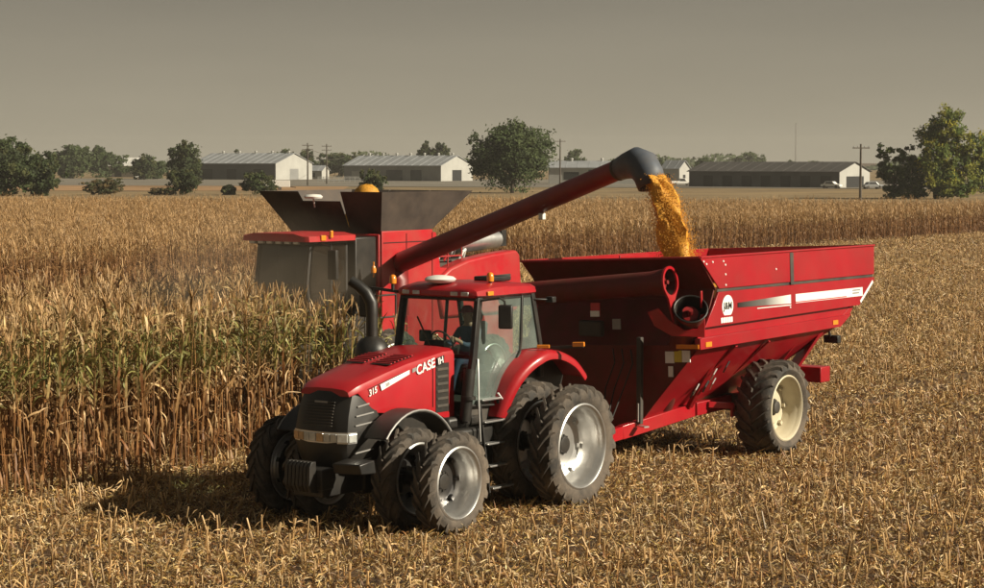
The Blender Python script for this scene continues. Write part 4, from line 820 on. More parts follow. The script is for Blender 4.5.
# vertical post, ladder and hoses on the front wall
b = MB(); b.bar((-4.42, 0.33, 0.85), (-4.42, 0.33, 2.5), 0.10, 0.10, (1, 0, 0)); b.obj('front_post', 'dark_grey', C, 30, 0.01)
b = MB(); b.bar((-4.38, 0.35, 0.82), (-4.32, 0.55, 0.82), 0.12, 0.03).tube([(-4.36, 0.33, 0.9), (-4.36, 0.33, 1.25)], 0.02, 6); b.obj('post_foot', 'silver', C, 30)
for k_ in range(3):
    b = MB(); y = -0.3 + 0.2 * k_; b.tube([(-4.46, y, 2.25), (-4.34, y + 0.12, 2.0), (-4.36, y - 0.10, 1.5), (-3.9, y * 0.5, 1.0), (-3.2, 0.0, 0.75), (-1.2, 0.1 * k_ - 0.1, 0.85)], 0.014, 6); b.obj('hydraulic_hose', 'black', C)
b = MB(); b.box((-4.40, -0.75, 2.62), (0.16, 0.5, 0.3)); b.obj('gearbox_cover', 'dark_grey', C, 30, 0.03)
# frame: tongue, beams, axle
for sgn in (1, -1):
    b = MB(); b.bar((-1.7, YC * 0.1 + sgn * 0.10, 0.52), (-4.0, YC * 0.6 + sgn * 0.42, 0.72), 0.14, 0.24).bar((-4.0, YC * 0.6 + sgn * 0.42, 0.72), (-6.3, YC + sgn * 0.86, 0.98), 0.14, 0.26); b.obj('tongue_beam', 'red', C, 30, 0.01)
    b = MB(); b.bar((-6.2, YC + sgn * 0.88, 0.98), (-9.4, YC + sgn * 0.88, 1.05), 0.16, 0.26); b.obj('frame_beam', 'cart_red', C, 30, 0.01)
    b = MB(); b.bar((-6.6, YC + sgn * 0.96, 1.04), (-7.0, YC + sgn * 1.3, 1.0), 0.14, 0.12).bar((-7.0, YC + sgn * 1.3, 1.02), (-7.0, YC + sgn * 1.3, 0.78), 0.05, 0.12, (1, 0, 0)); b.obj('step_bracket', 'red', C, 30, 0.01)
    for x0 in (-6.0, -8.6):
        b = MB(); b.bar((x0, YC + sgn * 0.9, 1.05), (x0 - (0.25 if x0 < -8 else -0.3), YC + sgn * 1.75, 2.25), 0.10, 0.10); b.obj('strut', 'cart_red', C, 30, 0.01)
    b = MB(); b.bar((-9.75, YC + sgn * 1.75, 2.36), (-9.2, YC + sgn * 1.25, 1.3), 0.5, 0.06); b.obj('rear_brace', 'cart_red', C, 30, 0.01)
b = MB(); b.tube([(-7.69, YC - 1.8, 0.95), (-7.69, YC + 1.8, 0.95)], 0.14, 12).bar((-7.69, YC - 1.2, 1.0), (-7.69, YC + 1.2, 1.0), 0.3, 0.3); b.obj('axle', 'dark_grey', C, 35)
b = MB(); b.bar((-9.62, YC - 1.9, 1.45), (-9.62, YC + 1.98, 1.45), 0.42, 0.32).bar((-9.0, YC, 1.15), (-9.5, YC, 1.4), 0.2, 0.2); b.obj('rear_bumper', 'cart_red', C, 30, 0.02)
b = MB(); b.box((-10.35, YC + 1.75, 2.12), (0.16, 0.34, 0.16)).bar((-10.2, YC + 1.7, 2.5), (-10.3, YC + 1.75, 2.1), 0.05, 0.05); b.obj('tail_lamp', 'black', C, 30, 0.02)
b = MB(); b.span((-1.9, -0.16, 0.44), (-1.3, 0.16, 0.60)); b.obj('hitch_tongue', 'red', C, 30, 0.02)
b = MB(); b.bar((-2.2, 0.1, 0.4), (-2.25, 0.14, 1.0), 0.08, 0.08, (1, 0, 0)); b.obj('parking_jack', 'dark_grey', C, 30, 0.01)
# hydraulic fittings on the near lower side
for i in range(7):
    x = -5.75 - rnd.uniform(0, 0.55); z = rnd.uniform(1.45, 2.05); t = (z - 0.78) / 1.56; y = (YC + 0.45) + (YN - 0.08 - YC - 0.45) * t + 0.05
    b = MB(); p = rl((x, y, z)); b.tube([p, p + Vector((0.07, 0.06, 0.05)), p + Vector((0.14, 0.03, -0.05)), p + Vector((0.12, -0.04, -0.16))], 0.017, 6); b.obj('hydraulic_hose', 'silver' if i % 2 else 'black', C)
for sgn in (1, -1):
    for yy in (2.18 - 0.37,):
        wheel(C, -7.69, YC + sgn * yy, 0.945, sgn, CW, rnd.uniform(0, 1))
# grain heap in the cart
hv = []; hf = []; NX, NY = 26, 14
for i in range(NX + 1):
    for j in range(NY + 1):
        x = -5.0 - 6.3 * i / NX; y = YF + 0.12 + (YN - YF - 0.24) * j / NY
        z = 3.25 + 0.40 * math.exp(-((x + 7.2) ** 2 + (y + 0.9) ** 2) / 1.4) + rnd.uniform(-0.015, 0.015)
        if i in (0, NX): x = x * 0.999
        hv.append(rl((x, y, z)))
for i in range(NX):
    for j in range(NY): a = i * (NY + 1) + j; hf.append((a, a + 1, a + NY + 2, a + NY + 1))
b = MB(); b.add(hv, hf); gh = b.obj('grain_heap', 'grain', None, 60); gh.location = TRO; gh.rotation_euler = (0, 0, TROT)
tag(gh, 'golden heap of shelled corn inside the grain cart', 'grain', kind='stuff')

# ------------------------------------------------------------------ combine harvester
K = thing('combine_harvester', 'red combine harvester behind the corn with its unloading auger swung out', 'combine', TRO, TROT)
KY = -10.55
b = MB(); b.loft([[Vector((x, KY + s1 * wd, z)) for s1, z in ((-1, 1.0), (1, 1.0), (1, zt), (-1, zt))] for x, wd, zt in ((-8.25, 1.45, 4.15), (-10.4, 1.45, 4.15), (-10.6, 1.42, 3.3), (-13.4, 1.35, 3.1), (-13.9, 1.2, 2.6))]); b.obj('body', 'combine_red', K, 30, 0.03)
b = MB(); b.span((-8.24, KY - 1.4, 1.0), (-7.5, KY + 1.38, 4.1)); b.obj('cab_rear_housing', 'black', K, 30, 0.03)
# near side shields
b = MB(); b.prism([(-8.3, KY + 1.46, 4.22), (-10.2, KY + 1.46, 4.22), (-10.3, KY + 1.46, 1.5), (-8.3, KY + 1.46, 1.5)], (0, 0.04, 0)); b.obj('side_shield', 'combine_red', K, 30, 0.015)
eng = [(-10.45, 2.55), (-10.45, 3.05), (-10.9, 3.28), (-11.6, 3.45), (-12.6, 3.56), (-13.6, 3.62), (-13.75, 3.5), (-13.85, 2.4), (-13.6, 2.1), (-10.6, 2.1)]
b = MB(); b.prism([(x, KY + 1.1, z) for x, z in eng], (0, 0.42, 0)); b.obj('engine_cover', 'combine_red', K, 30, 0.06)
b = MB(); b.prism([(x, KY - 1.5, z) for x, z in eng], (0, 0.42, 0)); b.obj('engine_cover', 'combine_red', K, 30, 0.06)
b = MB(); b.span((-13.5, KY - 1.05, 2.9), (-10.5, KY + 1.05, 3.45)); b.obj('engine_deck', 'dark_grey', K, 30, 0.04)
b = MB(); b.tube([(-12.0, KY + 0.75, 3.78), (-12.1, KY + 0.75, 3.8), (-13.3, KY + 0.75, 3.86), (-13.75, KY + 0.75, 3.86)], [0.05, 0.24, 0.24, 0.24], 18); b.obj('exhaust_silencer', 'silver', K, 45)
b = MB(); b.tube([(-13.85, KY + 0.75, 3.7), (-13.85, KY + 0.75, 4.25)], 0.08, 10).box((-13.85, KY + 0.75, 3.9), (0.2, 0.4, 0.4)); b.obj('exhaust_stack', 'black', K, 40)
b = MB(); b.span((-11.4, KY + 0.2, 3.4), (-10.7, KY + 0.9, 4.0)); b.obj('air_filter_housing', 'dark_grey', K, 30, 0.04)
for i in range(3):
    b = MB(); z = 3.55 + i * 0.2; b.tube([(-10.5, KY + 1.3, z), (-11.6, KY + 1.3, z)], 0.018, 6); b.obj('guard_rail', 'combine_red', K)
for x in (-10.5, -11.05, -11.6):
    b = MB(); b.tube([(x, KY + 1.3, 3.3), (x, KY + 1.3, 3.95)], 0.018, 6); b.obj('rail_post', 'combine_red', K)
for x in (-9.2, -10.18):
    b = MB(); b.bar((x, KY + 1.503, 1.6), (x, KY + 1.503, 4.15), 0.012, 0.02, (0, 1, 0)); b.obj('panel_gap', 'decal_black', K, 0)
b = MB(); b.bar((-8.35, KY + 1.503, 3.95), (-10.2, KY + 1.503, 3.95), 0.012, 0.02); b.obj('panel_gap', 'decal_black', K, 0)
for i in range(6):
    b = MB(); z = 3.0 - i * 0.11; b.bar((-12.2, KY + 1.53, z), (-13.3, KY + 1.53, z + 0.02), 0.03, 0.05); b.obj('louvre', 'dark_grey', K, 0)
for i, (x, z) in enumerate(((-10.6, 3.5), (-10.9, 3.62), (-11.2, 3.52), (-11.5, 3.7), (-11.9, 3.62))):
    b = MB(); b.tube([(x, KY + 1.0, z - 0.2), (x - 0.1, KY + 1.05, z), (x - 0.25, KY + 1.0, z + 0.05), (x - 0.3, KY + 0.9, z - 0.15)], 0.035, 8); b.obj('engine_pipe', ('silver', 'white', 'combine_red')[i % 3], K)
# ladder deck beside cab
b = MB(); b.span((-8.2, KY + 1.45, 1.7), (-7.0, KY + 2.0, 1.78)); b.obj('platform', 'dark_grey', K, 30)
for (p0, p1) in (((-7.1, KY + 1.98, 1.75), (-7.1, KY + 1.98, 2.8)), ((-8.2, KY + 1.98, 1.75), (-8.2, KY + 1.98, 2.8)), ((-7.1, KY + 1.98, 2.8), (-8.2, KY + 1.98, 2.8)), ((-7.1, KY + 1.98, 2.3), (-8.2, KY + 1.98, 2.3))):
    b = MB(); b.tube([p0, p1], 0.022, 6); b.obj('rail_post', 'black', K)
b = MB(); b.tube([(-7.75, KY + 1.7, 3.2), (-7.75, KY + 1.7, 3.55)], 0.02, 6).lathe([(0.06, 0), (0.065, 0.08), (0.04, 0.15), (0, 0.16)], 10, 'z', (-7.75, KY + 1.7, 3.3)); b.obj('warning_lamp', 'amber', K, 40)
# cab
ky0, ky1 = KY - 0.38, KY + 1.2
b = MB(); b.span((-7.45, ky0, 2.05), (-6.15, ky1, 2.3)); b.obj('cab_base', 'dark_grey', K, 30, 0.03)
for (x, y) in ((-6.2, ky0 + 0.05), (-6.2, ky1 - 0.05), (-7.42, ky0 + 0.05), (-7.42, ky1 - 0.05)):
    b = MB(); b.tube([(x, y, 2.25), (x + (0.12 if x > -7 else 0), y, 3.1), (x, y, 4.02)], 0.055, 6); b.obj('pillar', 'black', K)
def pane(name, poly, d, m): b = MB(); b.prism(poly, d); b.obj(name, m, K, 0)
pane('windscreen', [(-6.2, ky0 + 0.1, 2.3), (-6.2, ky1 - 0.1, 2.3), (-6.08, ky1 - 0.1, 3.1), (-6.2, ky1 - 0.1, 4.0), (-6.2, ky0 + 0.1, 4.0), (-6.08, ky0 + 0.1, 3.1)], (-0.01, 0, 0), 'glass_combine')
for y in (ky0, ky1):
    pane('side_glass', [(-6.25, y, 2.3), (-6.14, y, 3.1), (-6.25, y, 4.0), (-7.36, y, 4.0), (-7.36, y, 2.3)], (0, 0.01, 0), 'glass_combine')
pane('rear_glass', [(-7.42, ky0 + 0.1, 3.0), (-7.42, ky1 - 0.1, 3.0), (-7.42, ky1 - 0.1, 4.0), (-7.42, ky0 + 0.1, 4.0)], (-0.01, 0, 0), 'glass_dark')
b = MB(); b.box((-6.95, KY + 0.2, 2.7), (0.5, 0.55, 0.16)).box((-7.2, KY + 0.2, 3.1), (0.14, 0.5, 0.8)).bar((-6.4, KY + 0.2, 2.3), (-6.55, KY + 0.2, 2.95), 0.1, 0.1); b.obj('seat', 'seat_cloth', K, 35, 0.05)
b = MB(); b.loft([[Vector((x, y, z)) for y, z in ((ky0 - 0.22 * f, 4.04), (ky1 + 0.22 * f, 4.04), (ky1 + 0.2 * f, 4.16), (ky1 - 0.2, 4.22), (ky0 + 0.2, 4.22), (ky0 - 0.2 * f, 4.16))] for x, f in ((-5.82, 0.3), (-5.9, 0.9), (-7.4, 1.0), (-7.55, 0.7))]); cr = b.obj('cab_roof', 'combine_red', K, 40)
b = MB(); b.span((-7.4, ky0 - 0.05, 3.97), (-5.98, ky1 + 0.05, 4.04)); b.obj('roof_liner', 'black', cr, 0)
for i in range(6):
    b = MB(); b.box((-5.9, ky0 + 0.1 + i * 0.26, 4.03), (0.08, 0.16, 0.09)); b.obj('work_light', 'lens', cr, 0, 0.015)
b = MB(); b.box((-6.35, ky1 + 0.2, 4.12), (0.16, 0.06, 0.12)).box((-6.6, ky1 + 0.23, 4.2), (0.08, 0.06, 0.16)); b.obj('turn_signal', 'amber', cr, 0, 0.01)
b = MB(); b.lathe([(0, 0.10), (0.17, 0.085), (0.22, 0.04), (0.2, 0), (0, 0)], 20, 'z', (-7.95, KY - 0.25, 4.96)); b.tube([(-8.0, KY - 0.25, 4.75), (-7.95, KY - 0.25, 4.96)], 0.02, 6); b.obj('satellite_receiver', 'white', K, 50)
for y in (ky0, ky1): b = MB(); b.bar((-6.85, y, 2.3), (-6.85, y, 4.0), 0.05, 0.05, (1, 0, 0)); b.obj('door_frame', 'black', K, 0)
b = MB(); b.lathe([(0.19, -0.015), (0.21, 0), (0.19, 0.015)], 20, 'z', (-6.52, KY + 0.4, 3.02)); b.box((-6.5, KY - 0.05, 3.0), (0.1, 0.3, 0.24)).box((-6.9, KY + 0.85, 2.9), (0.5, 0.16, 0.3)); b.obj('cab_controls', 'black', K, 40)
# mirror on the near side
b = MB(); b.bar((-6.3, ky1 + 0.1, 4.0), (-6.1, ky1 + 0.65, 3.95), 0.04, 0.04).box((-6.1, ky1 + 0.7, 3.55), (0.1, 0.25, 0.65)); b.obj('mirror', 'black', K, 30, 0.03)
# flared grain tank extension, four walls
zb, zt = 4.15, 5.12
bx = (-8.45, -10.25); by = (KY - 1.35, KY + 1.35); tx = (-8.0, -11.45); ty = (KY - 2.0, KY + 1.75)
def wall(p, nm='tank_panel'): b = MB(); b.prism(p, (0, 0, 0.03)); return b.obj(nm, 'tank_grey', K, 0)
for k_ in range(3):      # front wall in three folding panels
    f0, f1 = k_ / 3 + 0.004, (k_ + 1) / 3 - 0.004; yb0, yb1 = by[0] + (by[1] - by[0]) * f0, by[0] + (by[1] - by[0]) * f1; yt0, yt1 = ty[0] + (ty[1] - ty[0]) * f0, ty[0] + (ty[1] - ty[0]) * f1
    for (xb, xt) in ((bx[0], tx[0]), (bx[1], tx[1])):
        dip = 0.22 if (k_ == 1 and xb == bx[0]) else 0.0
        b = MB(); b.prism([(xb, yb0, zb), (xb, yb1, zb), (xt, yt1, zt - (dip if k_ == 1 else 0)), (xt, yt0, zt - dip)], (-0.04 if xb == bx[0] else 0.04, 0, 0)); b.obj('tank_panel', 'tank_grey', K, 0)
for (yb, yt) in ((by[0], ty[0]), (by[1], ty[1])):
    b = MB(); b.prism([(bx[0], yb, zb), (bx[1], yb, zb), (tx[1], yt, zt), (tx[0], yt, zt)], (0, 0.04 if yb == by[0] else -0.04, 0)); b.obj('tank_panel', 'tank_grey', K, 0)
# unloading auger
P0 = Vector((-9.0, -9.15, 3.45)); P1 = Vector((-6.75, -1.62, 5.66)); ad = (P1 - P0).normalized()
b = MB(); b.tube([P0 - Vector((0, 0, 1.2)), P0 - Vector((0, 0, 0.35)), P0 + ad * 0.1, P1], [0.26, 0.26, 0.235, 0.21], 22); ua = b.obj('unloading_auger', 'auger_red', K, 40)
b = MB(); b.tube([P1 - ad * 0.06, P1 + ad * 0.02], 0.235, 22, False); b.obj('spout_collar', 'dark_grey', ua, 40)
hd = Vector((ad.x, ad.y, 0)).normalized()
b = MB(); sp = [P1 + ad * 0.0, P1 + ad * 0.26, P1 + ad * 0.52 + Vector((0, 0, -0.02)), P1 + ad * 0.74 + Vector((0, 0, -0.14)), P1 + ad * 0.90 + Vector((0, 0, -0.36)), P1 + ad * 1.0 + Vector((0, 0, -0.62))]
b.tube(sp, [0.225, 0.27, 0.32, 0.33, 0.31, 0.28], 20, False); so_ = b.obj('spout', 'spout', ua, 40); sm = so_.modifiers.new('solid', 'SOLIDIFY'); sm.thickness = 0.025
b = MB(); q = P0.lerp(P1, 0.68) - Vector((0, 0, 0.3)); b.box(q, (0.12, 0.12, 0.14)); b.obj('auger_light', 'white', ua, 0, 0.02)
# header and wheels
b = MB(); b.prism([(-7.4, KY - 0.6, 1.0), (-7.4, KY - 0.6, 2.0), (-5.6, KY - 0.6, 1.3), (-5.6, KY - 0.6, 0.5)], (0, 1.2, 0)); b.obj('feeder_house', 'dark_grey', K, 30, 0.02)
b = MB(); b.prism([(-6.1, KY - 4.3, 0.45), (-6.1, KY - 4.3, 1.2), (-5.85, KY - 4.3, 1.2), (-5.7, KY - 4.3, 0.5)], (0, 8.0, 0)); b.obj('header', 'dark_grey', K, 30, 0.02)
for i in range(11):
    y = KY - 4.0 + i * 0.74
    b = MB(); b.loft([[Vector((-5.75, y - 0.2, 0.45)), Vector((-5.75, y + 0.2, 0.45)), Vector((-5.75, y, 0.9))], [Vector((-5.05, y - 0.03, 0.2)), Vector((-5.05, y + 0.03, 0.2)), Vector((-5.05, y, 0.27))]]); b.obj('header_snout', 'dark_grey', K, 30, 0.01)
for sgn in (1, -1):
    for yy in (1.55, 2.25): wheel(K, -7.6, KY + sgn * yy, 1.03, sgn, RW)
    wheel(K, -12.4, KY + sgn * 1.5, 0.80, sgn, FW)
b = MB(); b.tube([(-7.6, KY - 2.2, 1.03), (-7.6, KY + 2.2, 1.03)], 0.15, 10).tube([(-12.4, KY - 1.4, 0.8), (-12.4, KY + 1.4, 0.8)], 0.12, 10); b.obj('axle', 'black', K)
# grain in the combine tank: mound with the bubble-up cone
b = MB(); b.lathe([(0, 1.08), (0.14, 1.06), (0.26, 0.96), (0.34, 0.80), (0.42, 0.5), (0.6, 0.22), (0.85, 0.06), (0.85, -0.1)], 26, 'z', (0, 0, 0)); b.v = [(x * (1 + rnd.uniform(-0.03, 0.03)), y * (1 + rnd.uniform(-0.03, 0.03)), z + rnd.uniform(-0.015, 0.015)) for x, y, z in b.v]
gm = b.obj('grain_heap', 'grain', None, 50); gm.location = TW(-9.35, KY + 0.2, 4.2); tag(gm, 'golden mound of corn rising in the combine grain tank', 'grain', kind='stuff')

# ------------------------------------------------------------------ falling grain stream
S0 = P1 + ad * 0.96 + Vector((0, 0, -0.5)); S1 = Vector((-7.3, -0.55, 3.6)); gv = []
hv0 = hd * 1.0
b = MB(); N = 26; secs = []
e_lat = Vector((hd.y, -hd.x, 0))
S1 = Vector((S0.x + hd.x * 0.95, S0.y + hd.y * 0.95, 3.55))
def stream_c(t): return Vector((S0.x + (S1.x - S0.x) * t ** 0.75, S0.y + (S1.y - S0.y) * t ** 0.75, S0.z + 0.15 + (S1.z - S0.z - 0.15) * (t ** 1.2)))
for i in range(N):
    t = i / (N - 1); c = stream_c(t); wa = 0.24 + 0.07 * t; wb = 0.17 + 0.06 * t; ring = []
    for j in range(16):
        a = 2 * math.pi * j / 16; k_ = 1 + 0.25 * math.sin(3 * a + 5 * t) + 0.15 * math.sin(5 * a - 11 * t) + rnd.uniform(-0.12, 0.12)
        ring.append(c + e_lat * math.cos(a) * wb * k_ + hd * math.sin(a) * wa * k_)
    secs.append(ring)
b.loft(secs)
for i in range(9000):
    t = rnd.random() ** 0.8; c = stream_c(t) + Vector((0, 0, rnd.uniform(-0.03, 0.03))); a = rnd.choice((0.4, 1.5, 2.2, 3.3, 4.4, 5.3)) + rnd.gauss(0, 0.35) + t; k_ = abs(rnd.gauss(0.92, 0.18)) if i % 3 else abs(rnd.gauss(1.15, 0.35)); p = c + e_lat * math.cos(a) * (0.17 + 0.12 * t) * k_ + hd * math.sin(a) * (0.24 + 0.12 * t) * k_
    s = rnd.uniform(0.006, 0.010); b.add([p + Vector((s, 0, 0)), p + Vector((-s, 0, 0)), p + Vector((0, s, 0)), p + Vector((0, -s, 0)), p + Vector((0, 0, s * 1.5)), p + Vector((0, 0, -s * 1.5))], [(0, 2, 4), (2, 1, 4), (1, 3, 4), (3, 0, 4), (2, 0, 5), (1, 2, 5), (3, 1, 5), (0, 3, 5)])
gs = b.obj('grain_stream', 'grain', None, 60); gs.location = TRO; gs.rotation_euler = (0, 0, TROT)
tag(gs, 'golden stream of corn kernels pouring from the spout into the cart', 'grain', kind='stuff')

# ------------------------------------------------------------------ trees
def tree(name, label, x, y, h, lobes, cols, nleaf, lsize, trunk_h=None, group=None, seed=0, cat='tree', tr=0.03):
    """lobes: (dx, dy, z, rx, rz) in metres"""
    r = random.Random(seed); t = thing(name, label, cat, (x, y, 0), 0, group)
    b = MB(); th_ = trunk_h or h * 0.3
    tr_ = h * tr
    b.tube([(0, 0, -0.3), (0.05, 0, th_ * 0.5), (0, 0.1, th_), (0.1, 0, h * 0.6)], [tr_, tr_ * 0.8, tr_ * 0.65, tr_ * 0.2], 8)
    for (dx, dy, z, rx, rz) in lobes:
        b.tube([(0, 0, min(th_, z * 0.6)), (dx * 0.5, dy * 0.5, (th_ + z) * 0.5), (dx, dy, z)], [tr_ * 0.45, tr_ * 0.3, tr_ * 0.08], 6)
    b.obj('trunk', 'bark', t)
    tot = sum(l[3] ** 2 * l[4] for l in lobes); vs = []; fs = []; cs = []
    for (dx, dy, z, rx, rz) in lobes:
        n = int(nleaf * rx ** 2 * rz / tot); ncl = max(6, n // 34)
        cl = []
        for _ in range(ncl):
            while True:
                q = Vector((r.uniform(-1, 1), r.uniform(-1, 1), r.uniform(-1, 1)))
                if 0.25 < q.length < 1: break
            q = q * (0.7 + 0.55 * r.random() ** 1.5); cl.append((q, r.choice(cols), r.uniform(0.85, 1.12)))
        for i in range(n):
            q, c, br = cl[i % ncl]; sg_ = 0.12
            p = Vector((dx + (q.x + r.gauss(0, sg_)) * rx, dy + (q.y + r.gauss(0, sg_)) * rx, z + (q.z + r.gauss(0, sg_)) * rz))
            if p.z < 0.15: p.z = r.uniform(0.15, 0.8)
            u = Vector((r.gauss(0, 1), r.gauss(0, 1), r.gauss(0, 1))).normalized(); v = u.orthogonal().normalized(); s = lsize * r.uniform(0.6, 1.3)
            o = len(vs); vs += [p - u * s * 0.5, p + v * s * 0.32, p + u * s * 0.5, p - v * s * 0.32]; fs.append((o, o + 1, o + 2, o + 3))
            k = br * r.uniform(0.9, 1.1); cs += [(c[0] * k, c[1] * k, c[2] * k)] * 4
    b = MB(); b.add(vs, fs, cs); b.obj('crown', 'leaf_dark', t, 0)
    return t
def blob(r, W_, H_, z0, n, rmin=0.22, rmax=0.36):
    """random lobes filling an ellipse of width W_ and height H_ above z0"""
    out = [(0, 0, z0 + H_ * 0.48, W_ * 0.40, H_ * 0.42)]
    for i in range(n):
        a = r.uniform(0, 6.28); k = r.uniform(0.45, 0.75); out.append((math.cos(a) * W_ * 0.5 * k, r.uniform(-0.3, 0.3) * W_, z0 + H_ * 0.5 + math.sin(a) * H_ * 0.5 * k, W_ * r.uniform(rmin, rmax) * 0.75, H_ * r.uniform(rmin, rmax) * 0.75))
    return out
DK = [(0.035, 0.05, 0.018), (0.045, 0.06, 0.02), (0.03, 0.04, 0.016), (0.06, 0.065, 0.022)]
MID = [(0.045, 0.065, 0.022), (0.06, 0.08, 0.028), (0.04, 0.055, 0.02)]
YG = [(0.13, 0.14, 0.02), (0.22, 0.20, 0.02), (0.06, 0.09, 0.02), (0.09, 0.12, 0.02), (0.17, 0.17, 0.025), (0.07, 0.10, 0.02)]
BRN = [(0.10, 0.07, 0.03), (0.07, 0.06, 0.025), (0.05, 0.055, 0.02)]
def ptree(name, label, px0, px1, ytop, ybase, cols, n, seed, group=None, nl=9, dist=None, lsize=0.5, z0f=0.12, cat='tree'):
    n = int(n * 2.5); lsize *= 1.1; nl += 3
    d = dist or CAM_H * FPX / (ybase - HORIZ); x = px_at((px0 + px1) / 2, d); W_ = (px1 - px0) / FPX * d; H_ = px_h(ytop, d)
    r = random.Random(seed); z0 = H_ * (z0f - 0.06)
    return tree(name, label, x, d, H_, blob(r, W_, H_ - z0, z0, nl), cols, n, lsize, H_ * 0.25, group, seed, cat)
G1 = 'trees along the far side of the corn fields'
ptree('broadleaf_tree', 'dense dark tree at the left edge of the picture beyond the corn', -42, 40, 139, 196, DK, 5200, 1, G1, 12, lsize=0.55, z0f=0.02)
ptree('broadleaf_tree', 'low dark tree just right of the leftmost tree clump', 18, 62, 152, 196, DK, 2600, 2, G1, 8, lsize=0.5, z0f=0.02)
ptree('broadleaf_tree', 'rounded tree in the far hedge between the left tree clump and the white roof', 50, 92, 145, 176, MID, 2600, 3, G1, 9, dist=760, lsize=0.9, z0f=0.02)
ptree('broadleaf_tree', 'flat topped tree in the far hedge left of the white roof', 84, 128, 150, 176, MID, 2400, 4, G1, 9, dist=790, lsize=0.9, z0f=0.02)
ptree('broadleaf_tree', 'small bushy tree right of the white roof on the far horizon', 132, 156, 151, 176, DK, 1500, 5, G1, 7, dist=700, lsize=0.8, z0f=0.05)
ptree('broadleaf_tree', 'upright dark tree standing left of the left grey shed', 166, 206, 142, 184, DK, 3400, 6, G1, 10, dist=500, lsize=0.6, z0f=0.1)
ptree('broadleaf_tree', 'spreading green tree behind the combine auger with a tall loose crown', 470, 554, 121, 193, MID, 8000, 7, G1, 16, lsize=0.5, z0f=0.04)
ptree('broadleaf_tree', 'small round tree left of the pair rising behind the middle shed roof', 417, 433, 142, 170, DK, 900, 8, G1, 5, dist=800, lsize=0.8, z0f=0.3)
ptree('broadleaf_tree', 'small round tree right of the pair rising behind the middle shed roof', 430, 451, 141, 170, DK, 1100, 9, G1, 6, dist=800, lsize=0.8, z0f=0.3)
ptree('broadleaf_tree', 'small dark tree behind the shed near the spout', 563, 587, 147, 170, MID, 1200, 10, G1, 6, dist=850, lsize=0.9, z0f=0.2)
ptree('broadleaf_tree', 'dark tree between the left shed and the middle shed', 318, 360, 153, 178, DK, 2200, 11, G1, 8, dist=800, lsize=0.9, z0f=0.02)
ptree('broadleaf_tree', 'small dark tree just left of the first power poles', 296, 318, 148, 176, DK, 1300, 12, G1, 6, dist=820, lsize=0.9, z0f=0.02)
ptree('broadleaf_tree', 'rounded tree right of the small white house', 690, 718, 158, 176, MID, 1500, 13, G1, 7, dist=760, lsize=0.9, z0f=0.02)
ptree('broadleaf_tree', 'pale distant tree peeping over the long dark shed', 730, 768, 152, 172, MID, 1600, 14, G1, 7, dist=1200, lsize=1.2, z0f=0.02)
G2 = 'bushes at the back edge of the corn field'
for i, (a, c, t_, lb) in enumerate(((84, 126, 178, 'low brownish bush right of the left tree clump'), (165, 202, 168, 'dark bush at the foot of the upright tree'), (146, 176, 187, 'small brown bush left of the upright tree'), (222, 238, 184, 'tiny bush below the left grey shed'), (240, 282, 172, 'dark bush below the white gable of the left shed'), (358, 386, 168, 'dark bush in front of the middle shed'))):
    ptree('bush', lb, a, c, t_, 195, BRN if i in (0, 2) else DK, 1300, 30 + i, G2, 7, lsize=0.4, z0f=0.02, cat='bush')
for i, (a, c, t_, dd, lb) in enumerate(((126, 172, 160, 720, 'low hedge clump behind the small bushy tree on the left horizon'), (228, 262, 151, 860, 'tree top showing over the ridge of the left grey shed'), (262, 300, 150, 900, 'second tree top over the right end of the left shed ridge'), (346, 372, 152, 830, 'dark tree at the left end of the middle shed'), (448, 478, 155, 800, 'low dark tree between the middle shed and the spreading tree'), (552, 574, 160, 700, 'low bush under the power pole right of the spreading tree'), (640, 672, 158, 780, 'hedge tree behind the spout left of the small white house'), (768, 800, 159, 900, 'low tree behind the ridge of the long dark shed'))):
    ptree('broadleaf_tree', lb, a, c, t_, 178, DK if i % 2 else MID, 900, 70 + i, G1, 5, dist=dd, lsize=0.8, z0f=0.02)
# right big tree with several tall lobes
d = CAM_H * FPX / (199 - HORIZ)
def lob(pxc, pyc, rpx, rpy, dy=0): return (px_at(pxc, d) - px_at(935, d), dy, px_h(pyc, d), rpx / FPX * d, rpy / FPX * d)
tree('broadleaf_tree', 'large tree with yellowing crown at the right edge of the picture', px_at(935, d), d, px_h(104, d),
     [lob(948, 122, 19, 15), lob(940, 140, 24, 18, 2), lob(968, 150, 18, 22), lob(936, 168, 20, 24, -2), lob(965, 180, 20, 16), lob(990, 150, 14, 24, 2), lob(925, 152, 10, 10), lob(948, 188, 22, 9, -1)], YG, 14000, 0.52, 3.0, G1, 51)
tree('broadleaf_tree', 'lower darker tree on the left of the large yellowing tree', px_at(896, d), d + 2, px_h(138, d),
     [(px_at(a, d) - px_at(896, d), 0, px_h(c, d), e / FPX * d, g_ / FPX * d) for a, c, e, g_ in ((888, 152, 10, 9), (905, 155, 11, 10), (893, 172, 14, 11), (912, 178, 17, 17), (884, 165, 8, 6), (908, 192, 22, 8), (918, 165, 12, 12))], YG[2:4] + DK[3:] + MID[1:2], 7500, 0.5, 2.5, G1, 52)
ptree('broadleaf_tree', 'dark tree half cut by the right edge behind the yellowing tree', 970, 1012, 150, 197, MID, 1800, 53, G1, 7, dist=420, lsize=0.5, z0f=0.02)
